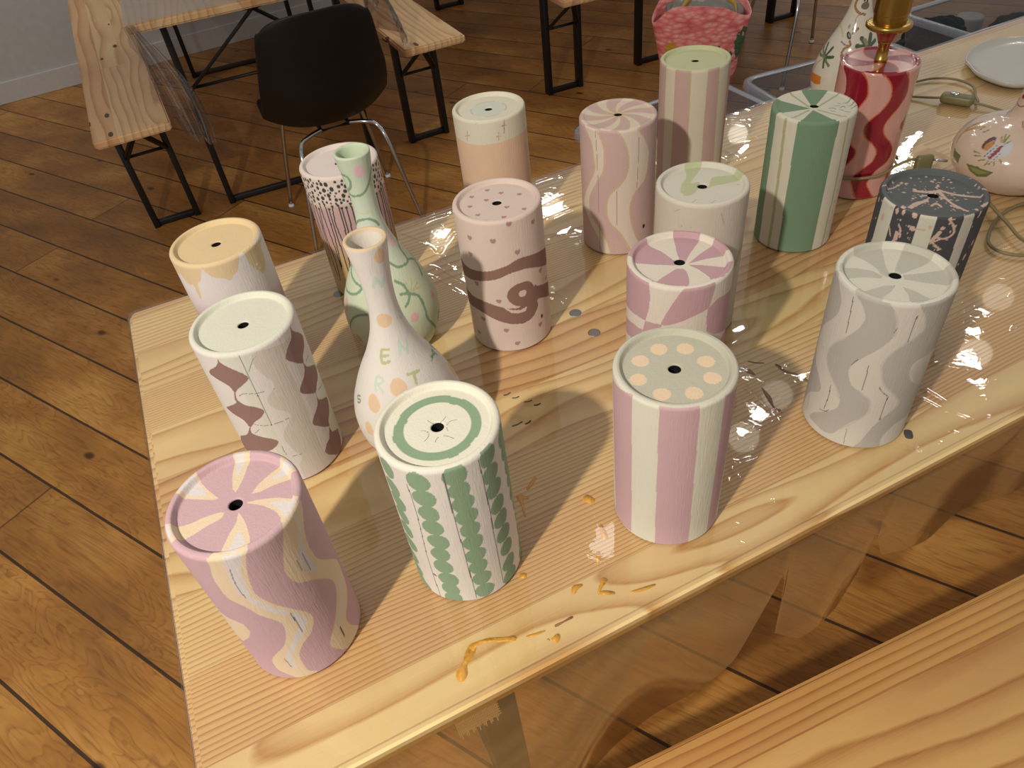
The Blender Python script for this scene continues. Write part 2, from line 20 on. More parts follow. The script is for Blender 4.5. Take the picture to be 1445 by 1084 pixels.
 'I': {"pos":(0.2532,0.7653),"base":"CFBFB0","topbase":"D2C8B8","top":[("P","B9BC8E",[(-56.6,-23.9),(-57.2,-3.3),(-34.0,-5.9),(-8.9,-13.6),(-6.6,-10.5),(-9.2,-4.7),(2.5,0.9),(-0.1,7.2),(-19.6,10.0),(-24.9,20.3),(-27.9,34.2),(-39.7,45.3),(-23.5,49.9),(-13.4,39.0),(-5.5,23.1),(-0.3,11.8),(7.1,5.2),(6.1,-4.1),(17.0,-8.1),(23.5,-16.9),(13.1,-24.5),(-3.7,-23.2),(-23.4,-19.6)]),("L","B9A58F",0.8,[(44.6,-13.5),(30.7,-5.2)]),("L","B9A58F",0.8,[(41.3,8.7),(31.9,16.2)]),("D","B08F86",1,0.6,0,(-5.3,40.2))],"side":[("L","B9A793",1,[(-32.1,183.9),(-25.2,188.5)]),("L","C29A90",1,[(25.4,184.8),(31.0,170.3)]),("D","A89A84",0.8,0.8,0,(-21.2,167.8)),("D","A89A84",0.8,0.8,0,(-9.6,167.8)),("L","B9B08C",8,[(85.9,128.6),(69.0,115.1),(60.8,101.9)]),("L","BDB493",5,[(-84.5,197.0),(-86.0,141.1)])]},
 'J': {"pos":(0.1964,0.9803),"base":"C9A3A0","topbase":"D9C3B2","top":[("SWIRL","C9A3A0",8,0.62,20,-50)],"side":[("P","DAC5B6",[(-58.2,195.1),(-42.5,175.2),(-39.3,155.2),(-38.0,134.1),(-55.7,102.6),(-68.9,73.4),(-53.0,49.9),(-35.3,28.5),(-27.1,0.0),(-11.5,0.0),(-17.2,22.1),(-31.0,43.9),(-47.3,62.6),(-50.2,85.1),(-36.8,112.3),(-22.1,137.4),(-20.1,161.9),(-22.9,179.2),(-32.6,197.0)]),("L","CDAF84",2,[(-58.2,195.1),(-42.5,175.2),(-39.3,155.2),(-38.0,134.1),(-55.7,102.6),(-68.9,73.4),(-53.0,49.9),(-35.3,28.5),(-27.1,0.0)]),("L","CDAF84",2,[(-32.6,197.0),(-22.9,179.2),(-20.1,161.9),(-22.1,137.4),(-36.8,112.3),(-50.2,85.1),(-47.3,62.6),(-31.0,43.9),(-17.2,22.1),(-11.5,0.0)]),("P","DAC5B6",[(-0.7,197.0),(9.5,179.4),(15.0,161.0),(14.3,137.0),(5.3,119.6),(-13.0,100.6),(-18.2,77.1),(-13.5,57.5),(4.0,37.0),(20.7,5.9),(46.7,3.7),(31.2,24.3),(21.8,51.4),(18.7,79.0),(26.1,100.0),(44.5,116.2),(50.5,135.6),(51.9,156.2),(42.2,177.4),(27.9,197.0)]),("L","CDAF84",2,[(-0.7,197.0),(9.5,179.4),(15.0,161.0),(14.3,137.0),(5.3,119.6),(-13.0,100.6),(-18.2,77.1),(-13.5,57.5),(4.0,37.0),(20.7,5.9)]),("L","CDAF84",2,[(27.9,197.0),(42.2,177.4),(51.9,156.2),(50.5,135.6),(44.5,116.2),(26.1,100.0),(18.7,79.0),(21.8,51.4),(31.2,24.3),(46.7,3.7)]),("L","8F7F7A",0.5,[(-34.2,194.6),(-31.7,132.5),(-30.2,0.0)]),("L","8F7F7A",0.5,[(31.0,183.7),(30.9,145.4),(29.3,108.7)]),("L","8F7F7A",0.5,[(-2.2,107.4),(-1.4,44.2)]),("D","1E1B1A",2.2,3.4,0,(44.3,40.3)),("L","CDAF84",2.2,[(86.8,89.9),(62.3,82.6),(58.9,64.3),(78.5,33.2)])]},  # near-black dot stands for a shaded cord hole, in colour only
 'K': {"pos":(0.3501,1.1428),"base":"D0C2AC","topbase":"C3C596","top":[],"side":[("P","C29C93",[(-87,0),(-87,196),(-52,196),(-52,0)]),("P","C29C93",[(-32,0),(-32,196),(-5,196),(-2,30),(-2,0)]),("P","C29C93",[(22.4,0),(21,196),(43,196),(48,20),(48,0)]),("P","C29C93",[(68,0),(68,196),(90,196),(90,0)]),("L","C4AE86",1.2,[(-52.3,195.6),(-51.4,22.3)]),("L","C4AE86",1,[(-5.2,195.0),(-2.6,33.2)]),("L","C4AE86",1.2,[(41.8,194.3),(48.8,23.8)])]},
 'L': {"pos":(0.0117,0.7927),"base":"DABFB4","topbase":"DABFB3","top":[("HEART","B07F7C",2.6,(-21.2,-29.7)),("HEART","B07F7C",2.6,(-32.7,-9.8)),("HEART","B07F7C",2.6,(-21.4,6.8)),("HEART","B07F7C",2.6,(-12.6,28.6)),("HEART","B07F7C",2.6,(-8.6,-12.3)),("HEART","B07F7C",2.6,(1.7,-32.4)),("HEART","B07F7C",2.6,(14.1,11.2)),("HEART","B07F7C",2.6,(23.3,30.8)),("HEART","B07F7C",2.6,(23.7,-24.0)),("HEART","B07F7C",2.6,(35.9,6.0)),("HEART","B07F7C",2.6,(44.3,-14.0))],"side":[("HEART","B07F7C",3,(11.5,191.4)),("HEART","B07F7C",3,(47.0,180.8)),("HEART","B07F7C",3,(-43.5,171.6)),("HEART","B07F7C",3,(-10.8,171.4)),("HEART","B07F7C",3,(18.2,151.1)),("HEART","B07F7C",3,(-47.1,147.7)),("HEART","B07F7C",3,(53.4,108.1)),("HEART","B07F7C",3,(-44.4,105.2)),("HEART","B07F7C",3,(-14.2,83.6)),("HEART","B07F7C",3,(-42.6,49.6)),("HEART","B07F7C",3,(43.0,28.3)),("HEART","B07F7C",3,(-9.1,36.3)),("HEART","B07F7C",3,(-57.6,20.1)),("HEART","B07F7C",3,(4.1,13.0)),("HEART","B07F7C",3,(69.8,86.2)),("P","8F665A",[(-85.8,128.9),(-66.3,124.7),(-44.0,125.9),(-20.9,129.2),(2.8,136.5),(27.3,141.7),(85.9,124.1),(85.8,100.5),(33.1,122.9),(8.0,124.6),(-12.3,117.8),(-38.2,111.4),(-65.2,106.4),(-85.8,106.3)]),("P","8F665A",[(-85.8,81.0),(-53.4,81.3),(-31.5,80.1),(-10.9,74.6),(2.2,71.3),(21.9,73.8),(38.6,93.9),(45.6,90.0),(85.9,70.5),(86.0,50.3),(44.8,70.2),(42.1,60.6),(31.4,48.2),(17.1,44.3),(-0.4,46.7),(-20.4,53.2),(-47.3,62.0),(-85.8,60.8)]),("D","8F665A",18.5,18,0,(18.0,89.7)),("D","DABFB4",5.2,5.2,0,(19.2,90.5)),("P","DABFB4",[(-9.2,74.9),(0.4,69.6),(13.9,66.4),(24.1,69.0),(20.8,62.3),(9.9,62.0),(-0.1,65.0)]),("D","26201E",2,3.4,0,(47.7,39.9))]},  # final dark dot paints in the shade of the cord hole
 'M': {"pos":(0.0211,1.0682),"base":"E2B99A","topbase":"DDD3BE","top":[("RING","CFA9A0",25,26.5),("DISC","CFD3C4",25)],"side":[("ZBAND","DAD0BB",None,162.3),("L","C39A94",1.2,[(-39.7,180.7),(-42.8,165.7)]),("L","C39A94",1.2,[(-46.6,171.4),(-36.4,174.5)]),("L","C9A79C",1.1,[(11.0,177.9),(9.6,166.3)]),("L","C9A79C",1.1,[(7.0,171.9),(13.6,171.8)]),("L","B98C88",1.3,[(21.9,193.2),(19.6,175.1)]),("L","B98C88",1.2,[(17.0,185.9),(24.9,185.4)]),("L","C9A79C",0.7,[(-22.4,193.1),(-19.6,194.8)])]},
 'N': {"pos":(-0.3277,0.7863),"base":"DDD2D2","topbase":"E4C48F","top":[],"side":[("GRADZ",["DDD3D4","DACBCE","C79FA6","BE959B"],[158,138,112,0]),("P","DEC193",[(-139.2,197.0),(-85.9,178.3),(-68.6,179.6),(-63.3,173.3),(-57.3,167.8),(-50.4,169.3),(-50.8,151.6),(-47.1,152.2),(-42.4,172.3),(-36.0,177.6),(-28.3,192.1),(-24.7,186.8),(-18.8,179.9),(-7.0,174.7),(-1.5,170.7),(5.1,176.1),(11.0,179.3),(20.7,195.1),(25.1,195.6),(28.1,190.0),(28.6,178.8),(36.7,164.7),(44.2,156.8),(56.4,169.5),(60.1,188.3),(86.1,187.9),(30.7,197.0),(-14.3,197.0),(-55.9,197.0),(-96.5,197.0)]),("L","DEC193",3,[(-86.0,182.5),(-86.2,148.3),(-84.5,112.7)]),("D","EFE3D8",1.5,1.5,0,(38.4,172.8)),("D","EFE3D8",1,1,0,(40.1,165.7))]},
 'O': {"pos":(-0.1931,0.9586),"base":"D9C0B6","topbase":"E0CFC8","top":[],"side":[("OPINK",)]},
 'P': {"pos":(0.5915,1.0409),"base":"D8958B","topbase":"D8958B","top":[("SWIRL","980020",4,0.9,60,40)],"side":[("P","980020",[(-60.0,197.0),(-47.3,182.5),(-43.5,167.5),(-45.3,150.4),(-52.9,130.8),(-56.7,111.9),(-44.5,92.9),(-21.6,76.3),(-28.6,49.5),(-16.3,53.0),(-5.4,70.5),(-5.8,82.5),(-17.6,92.2),(-26.7,110.6),(-21.7,129.0),(-13.2,148.9),(-6.7,162.1),(-7.6,175.4),(-12.7,187.9),(-23.5,197.0)]),("L","D8622F",1.6,[(-23.5,197.0),(-12.7,187.9),(-7.6,175.4),(-6.7,162.1),(-13.2,148.9),(-21.7,129.0),(-26.7,110.6),(-17.6,92.2),(-5.8,82.5),(-5.4,70.5),(-16.3,53.0)]),("P","980020",[(7.5,197.0),(18.7,186.7),(25.6,175.7),(27.1,159.5),(18.7,143.9),(6.0,130.0),(-0.7,118.2),(3.8,104.2),(17.4,92.7),(26.2,80.1),(24.0,65.3),(12.5,53.5),(3.3,43.8),(-1.7,33.8),(2.4,21.5),(12.7,0.9),(41.7,0.0),(32.3,14.1),(25.0,24.7),(25.7,34.2),(34.5,48.5),(52.6,59.5),(57.5,74.6),(50.0,88.8),(32.9,105.7),(28.9,120.5),(35.7,133.6),(47.8,147.6),(55.8,161.8),(53.1,181.1),(42.0,197.0)]),("L","D8622F",1.6,[(7.5,197.0),(18.7,186.7),(25.6,175.7),(27.1,159.5),(18.7,143.9),(6.0,130.0),(-0.7,118.2),(3.8,104.2),(17.4,92.7),(26.2,80.1),(24.0,65.3),(12.5,53.5),(3.3,43.8),(-1.7,33.8),(2.4,21.5),(12.7,0.9)]),("L","D8622F",1.6,[(42.0,197.0),(53.1,181.1),(55.8,161.8),(47.8,147.6),(35.7,133.6),(28.9,120.5),(32.9,105.7),(50.0,88.8),(57.5,74.6),(52.6,59.5),(34.5,48.5),(25.7,34.2),(25.0,24.7),(32.3,14.1),(41.7,0.0)]),("P","980020",[(87.1,159.9),(87.3,131.8),(68.2,122.0),(62.5,109.7),(87.4,88.4),(87.3,70.5),(71.4,52.7),(59.9,35.3),(60.8,15.9),(87.2,4.5),(87.2,27.6),(87.1,53.0),(87.1,80.2),(86.9,92.8),(86.9,121.7),(86.8,160.5)]),("L","D8622F",1.6,[(87.1,159.9),(87.3,131.8),(68.2,122.0),(62.5,109.7),(87.4,88.4),(87.3,70.5),(71.4,52.7),(59.9,35.3),(60.8,15.9)])]},
 'W': {"pos":(-0.1193,0.6122),"base":"DDD3CD","topbase":"D9BC92","top":[],"side":[("D","E2BC95",6,8.5,0,(28.9,262.0)),("D","E2BC95",8,8,0,(-11.0,187.5)),("D","E2BC95",9,9,0,(-10.2,118.0)),("D","E2BC95",8,10,10,(-47.0,99.0)),("D","E2BC95",6,9,0,(-54.8,65.8)),("D","E2BC95",6,10,0,(88.0,87.1)),("D","E2BC95",5,8,0,(-104.8,142.8)),("D","E2BC95",6,8,0,(104.8,158.4)),("L","C3D2C2",3.2,[(-15.6,228.3),(-0.5,240.0)]),("L","C3D2C2",3.2,[(-0.5,240.0),(14.8,227.3)]),("L","C3D2C2",3.2,[(14.8,227.3),(28.2,236.2)]),("L","C9CFC4",2.6,[(96.6,185.1),(85.7,189.7),(61.4,190.8),(77.2,181.7),(60.2,180.9),(40.7,184.7)]),("L","C3D2C2",2.8,[(7.4,147.7),(14.9,160.8)]),("L","C3D2C2",2.8,[(15.7,157.5),(25.3,148.5)]),("L","C3D2C2",2.8,[(24.7,145.9),(38.9,159.6)]),("L","B9BC86",3,[(-16.1,155.5),(-33.9,154.7),(-34.1,142.2),(-18.4,143.7)]),("L","B9BC86",3,[(-33.2,148.6),(-19.3,149.7)]),("L","7C9F7C",2,[(61.1,122.9),(85.8,125.0)]),("L","7C9F7C",2,[(85.8,125.0),(83.2,116.9)]),("L","7C9F7C",2,[(66.9,125.4),(83.5,120.2)]),("L","C3D2C2",2.8,[(-44.5,113.4),(-45.4,126.5),(-35.5,127.2),(-33.6,123.2),(-42.6,120.1)]),("L","C3D2C2",2.8,[(-41.5,120.2),(-33.1,113.6)]),("L","B9BC86",3,[(8.7,127.6),(28.1,126.2)]),("L","B9BC86",3,[(18.5,127.1),(16.6,116.8)]),("L","7C9F7C",1.8,[(-72.7,97.0),(-79.6,93.7),(-79.4,90.3),(-72.1,93.0),(-72.5,89.3),(-78.3,86.4)]),("L","B9BC86",2,[(-98.6,119.8),(-107.7,111.9),(-92.9,117.6),(-92.4,111.7)])]},
 'V': {"pos":(-0.1451,0.8056),"base":"CBD3B4","topbase":"C3CDB0","top":[],"side":[("GRADZ",["C9CFAE","CBD3B4","CDD8C6","C0CEB4"],[60,110,180,250]),("D","DDB2BA",6.5,8,0,(8.1,257.0)),("L","7FA07F",3,[(-68.0,252.3),(-41.6,251.3),(-35.6,244.0),(-47.4,236.0),(-81.7,229.0)]),("L","7FA07F",3,[(-86.9,228.9),(-62.3,225.7),(-21.5,225.9),(7.6,228.7),(28.5,234.6),(48.3,242.4),(67.7,253.2)]),("L","A9C59B",2,[(87.0,238.1),(44.5,237.7),(57.1,232.2)]),("L","D3CFA0",2,[(-57.6,203.9),(-16.3,201.6),(24.7,203.9)]),("L","D3CFA0",2,[(9.8,223.8),(41.6,227.3)]),("L","7FA07F",3,[(-95.1,180.6),(-59.8,190.8),(-9.7,194.9),(23.2,189.4),(35.0,182.8)]),("L","7FA07F",3,[(95.9,150.8),(72.6,143.0),(65.8,127.8),(46.8,126.8),(30.9,130.0),(20.4,137.2)]),("L","7FA07F",3,[(65.8,127.8),(85.9,118.0),(79.1,108.9),(70.2,100.9)]),("D","E3BFC0",6,7,0,(55.8,157.0)),("L","7FA07F",3.4,[(-87.6,131.8),(-80.9,123.1),(-59.7,116.5),(-44.2,113.5),(-54.4,104.0),(-73.3,98.9),(-97.0,98.8)]),("L","7FA07F",3.4,[(15.6,117.0),(25.8,108.7),(28.4,98.2),(39.8,88.2),(41.0,70.7),(41.4,50.3),(67.5,8.1),(67.0,14.0)]),("L","7FA07F",3.4,[(15.8,100.9),(27.7,97.2),(24.0,90.5),(16.8,85.2)]),("L","7FA07F",3,[(67.5,24.7),(65.3,41.0),(81.4,36.4)]),("L","7FA07F",3,[(-81.5,36.3),(-63.1,65.8),(-49.3,78.0),(-36.0,81.7)]),("L","CDBB86",1.6,[(31.5,99.6),(31.5,110.5)]),("L","CDBB86",1.6,[(32.9,98.9),(43.0,109.7)]),("L","CDBB86",1.6,[(34.1,97.8),(50.4,101.5)]),("L","CDBB86",1.6,[(34.1,97.8),(50.5,95.5)]),("D","E0A9AC",6.5,6.5,0,(23.1,66.7)),("D","E0A9AC",5,6,0,(64.9,73.3)),("D","DDA9A8",6,9,0,(-77.9,81.0)),("D","CFA199",6,8,0,(-58.8,36.1)),("D","E3BFC0",6,7,0,(56.0,159.6))]},
 'Q': {"pos":(0.6988,1.3336),"base":"D6CBB8","topbase":"D6CBB8","top":[],"side":[("L","2E2A26",3.6,[(-28.9,187.8),(-34.7,180.3),(-26.1,173.5),(-1.3,167.0),(24.9,164.8)]),("L","B9772E",2.2,[(-28.9,187.8),(-34.7,180.3),(-26.1,173.5),(-1.3,167.0),(24.9,164.8)]),("D","77604F",7,6,0,(23.1,178.1)),("D","221E1C",1.6,3,0,(13.6,187.2)),("D","221E1C",1.6,3,0,(30.2,186.2)),("L","9A97A6",1.4,[(2.9,165.8),(-10.0,159.8),(-7.4,149.5),(-12.4,142.3)]),("D","2E2A26",3.4,6.5,40,(-17.4,133.4)),("D","8D9A8C",1.4,4,40,(-16.2,133.5)),("L","2E2A26",3.6,[(-7.8,136.7),(4.6,143.9)]),("L","B98A6A",2.4,[(-7.4,137.2),(3.8,143.4)]),("L","2E2A26",3.4,[(-10.3,125.4),(-6.7,119.8),(-17.0,114.5),(-19.3,108.4),(-17.7,101.4)]),("L","B9772E",2.2,[(-10.0,124.8),(-7.7,119.8),(-17.0,114.5),(-19.3,108.4),(-17.7,101.4)]),("L","6A5444",1.6,[(-31.5,123.4),(-20.2,120.0),(-12.2,119.5)]),("L","C9B27F",2,[(-74.0,144.1),(-46.9,138.0),(-33.3,130.2)]),("D","A08D86",2,3.5,0,(-26.5,146.2)),("L","3F5A38",4.840000000000001,[(-55.9,93.8),(-71.5,113.2)]),("L","3F5A38",4.840000000000001,[(-55.9,93.8),(-46.6,111.3)]),("L","3F5A38",5.28,[(-55.9,93.8),(-34.7,98.8)]),("L","6D7A48",4.4,[(-55.9,93.8),(-36.4,84.6)]),("L","3F5A38",4.4,[(-55.9,93.8),(-46.7,79.4)]),("L","6D7A48",4.4,[(-55.9,93.8),(-82.9,92.1)]),("L","6D7A48",4.4,[(-55.9,93.8),(-83.6,104.4)]),("L","8A8F6A",1,[(-55.9,93.8),(-70.2,78.4),(-73.1,63.1)]),("L","3F5A38",7.199999999999999,[(36.1,116.1),(19.6,129.9)]),("L","3F5A38",7.199999999999999,[(36.1,116.1),(48.2,133.2)]),("L","3F5A38",7.199999999999999,[(36.1,116.1),(9.7,118.9)]),("L","8A8A58",6.24,[(36.1,116.1),(28.2,127.2)]),("L","3F5A38",6.24,[(36.1,116.1),(60.8,123.1)]),("P","DF7C22",[(-90.8,58.5),(-56.3,63.9),(-43.1,64.2),(-42.6,51.1),(-52.6,47.4),(-64.3,46.3),(-85.3,44.7)]),("D","3A2018",5,7,0,(-83.9,38.0))]},
 'R': {"pos":(0.8123,0.9911),"base":"D9BBA6","topbase":"D9BBA6","top":[],"side":[("D","6A3A34",7,7,0,(-30.4,80.1)),("D","C98A4A",5.5,5.5,0,(-27.8,77.5)),("D","C3C3C6",11.5,9,30,(-17.1,74.1)),("D","C9C9D0",9,9,0,(-10.4,79.5)),("L","A83A3E",4,[(-15.0,81.3),(-19.1,66.4)]),("D","3A3638",0.8,0.8,0,(-24.5,66.7)),("D","3A3638",0.8,0.8,0,(-21.9,64.4)),("D","3A3638",0.8,0.8,0,(-19.4,62.0)),("D","3A3638",0.8,0.8,0,(-17.1,59.6)),("D","3A3638",0.8,0.8,0,(-23.6,70.2)),("D","3A3638",0.8,0.8,0,(-21.0,67.8)),("D","3A3638",0.8,0.8,0,(-18.4,65.5)),("D","3A3638",0.8,0.8,0,(-16.1,63.0)),("D","3A3638",0.8,0.8,0,(-22.6,73.7)),("D","3A3638",0.8,0.8,0,(-19.9,71.3)),("D","3A3638",0.8,0.8,0,(-17.4,68.9)),("D","3A3638",0.8,0.8,0,(-15.0,66.4)),("D","3A3638",0.8,0.8,0,(-21.6,77.1)),("D","3A3638",0.8,0.8,0,(-18.9,74.7)),("D","3A3638",0.8,0.8,0,(-16.3,72.3)),("D","3A3638",0.8,0.8,0,(-13.9,69.8)),("D","3A3638",0.8,0.8,0,(-20.6,80.4)),("D","3A3638",0.8,0.8,0,(-17.8,78.1)),("D","3A3638",0.8,0.8,0,(-15.1,75.7)),("D","3A3638",0.8,0.8,0,(-12.7,73.2)),("L","8A8A45",1.8,[(-29.2,67.1),(-37.8,66.8)]),("L","8A8A45",1.8,[(-28.0,65.2),(-34.7,62.5)]),("L","8A8A45",1.8,[(-23.1,62.4),(-28.3,58.9)]),("L","8A8A45",1.8,[(-18.7,61.8),(-20.2,56.0)]),("L","8A8A45",1.8,[(-13.9,63.5),(-12.1,59.5)]),("L","8A8A45",1.8,[(-9.8,67.1),(-6.6,63.5)]),("L","8A8A45",1.8,[(-15.0,84.7),(-14.9,91.7)]),("L","8A8A45",1.8,[(-13.2,84.2),(-8.9,87.4)]),("L","8A8A45",1.8,[(-18.9,84.9),(-23.7,89.3)]),("L","8A8A45",1.8,[(-16.0,84.6),(-21.1,91.6)]),("P","6E7038",[(-38.0,48.3),(-27.0,50.7),(-9.9,50.3),(-14.9,40.2),(-23.5,35.6),(-32.1,39.7)]),("P","8F9150",[(-33.8,46.4),(-24.3,48.2),(-13.7,47.6),(-21.6,40.4),(-29.1,41.6)]),("P","6E7038",[(-64.3,54.4),(-48.8,53.2),(-48.8,40.7),(-59.8,42.0)]),("L","C9953F",5,[(-70.4,65.6),(-75.5,71.7),(-69.6,83.0),(-63.8,88.6)]),("L","B9842F",3,[(-68.0,61.0),(-77.2,77.0),(-79.1,89.6)]),("L","8A7A2A",1.6,[(-49.2,88.9),(-50.8,86.0),(-60.1,86.1),(-59.1,89.1),(-49.2,88.9)]),("L","7A3A2E",1.2,[(-29.0,122.7),(-47.4,120.4),(-75.5,123.1),(-72.0,129.3)]),("D","A82A2E",3,3,0,(-52.4,134.0)),("D","8A6A5A",5,2,0,(-95.9,98.2)),("L","A86A3A",1.4,[(2.7,98.1),(-3.8,100.1),(-8.6,104.3)])]},
}

# ------------------------------------------------------------------ helpers
def lin(c):
    return c/12.92 if c <= .04045 else ((c+.055)/1.055)**2.4
def hexc(h):
    return tuple(int(h[i:i+2], 16)/255 for i in (0, 2, 4))
def rgb(h):
    return tuple(lin(c) for c in hexc(h)) + (1,)

def mat(name):
    m = D.materials.new(name); m.use_nodes = True
    return m, m.node_tree.nodes, m.node_tree.links, m.node_tree.nodes['Principled BSDF']
def simple(name, color, rough=.5, metal=0, bump=0, bscale=200, spec=.5, coat=0):
    m, N, L, P = mat(name)
    P.inputs['Roughness'].default_value = rough; P.inputs['Metallic'].default_value = metal
    P.inputs['Specular IOR Level'].default_value = spec; P.inputs['Coat Weight'].default_value = coat
    tc = N.new('ShaderNodeTexCoord'); nz = N.new('ShaderNodeTexNoise'); nz.inputs['Scale'].default_value = bscale*.3; nz.inputs['Detail'].default_value = 4
    L.new(tc.outputs['Object'], nz.inputs['Vector'])
    mx = N.new('ShaderNodeMix'); mx.data_type = 'RGBA'
    c = rgb(color); mx.inputs[6].default_value = tuple(v*.88 for v in c[:3])+(1,); mx.inputs[7].default_value = tuple(min(1, v*1.08) for v in c[:3])+(1,)
    L.new(nz.outputs['Fac'], mx.inputs[0]); L.new(mx.outputs[2], P.inputs['Base Color'])
    if bump:
        n2 = N.new('ShaderNodeTexNoise'); n2.inputs['Scale'].default_value = bscale; L.new(tc.outputs['Object'], n2.inputs['Vector'])
        b = N.new('ShaderNodeBump'); b.inputs['Strength'].default_value = bump; b.inputs['Distance'].default_value = .002
        L.new(n2.outputs['Fac'], b.inputs['Height']); L.new(b.outputs['Normal'], P.inputs['Normal'])
    return m

def M_(N, L, op, a, b=None, c=None, clamp=False):
    n = N.new('ShaderNodeMath'); n.operation = op; n.use_clamp = clamp
    for i, v in enumerate((a, b, c)):
        if v is None: continue
        if isinstance(v, (int, float)): n.inputs[i].default_value = v
        else: L.new(v, n.inputs[i])
    return n.outputs[0]
def comb(N, L, x, y, z=0.0):
    n = N.new('ShaderNodeCombineXYZ')
    for i, v in enumerate((x, y, z)):
        if isinstance(v, (int, float)): n.inputs[i].default_value = v
        else: L.new(v, n.inputs[i])
    return n.outputs[0]
def noise(N, L, vec, scale=1, detail=2, rough=.5, dist=0):
    n = N.new('ShaderNodeTexNoise'); n.inputs['Scale'].default_value = scale; n.inputs['Detail'].default_value = detail
    n.inputs['Roughness'].default_value = rough; n.inputs['Distortion'].default_value = dist
    L.new(vec, n.inputs['Vector']); return n.outputs['Fac']
def ramp(N, L, fac, stops):
    n = N.new('ShaderNodeValToRGB'); e = n.color_ramp.elements
    while len(e) < len(stops): e.new(.5)
    for i, (p, c) in enumerate(stops):
        e[i].position = p; e[i].color = rgb(c) if isinstance(c, str) else (c, c, c, 1)
    L.new(fac, n.inputs['Fac']); return n.outputs['Color']
def mixc(N, L, fac, a, b, mode='MIX'):
    n = N.new('ShaderNodeMix'); n.data_type = 'RGBA'; n.blend_type = mode
    for s, v in ((0, fac), (6, a), (7, b)):
        if isinstance(v, (int, float)): n.inputs[s].default_value = v
        elif isinstance(v, tuple): n.inputs[s].default_value = v
        elif isinstance(v, str): n.inputs[s].default_value = rgb(v)
        else: L.new(v, n.inputs[s])
    return n.outputs[2]

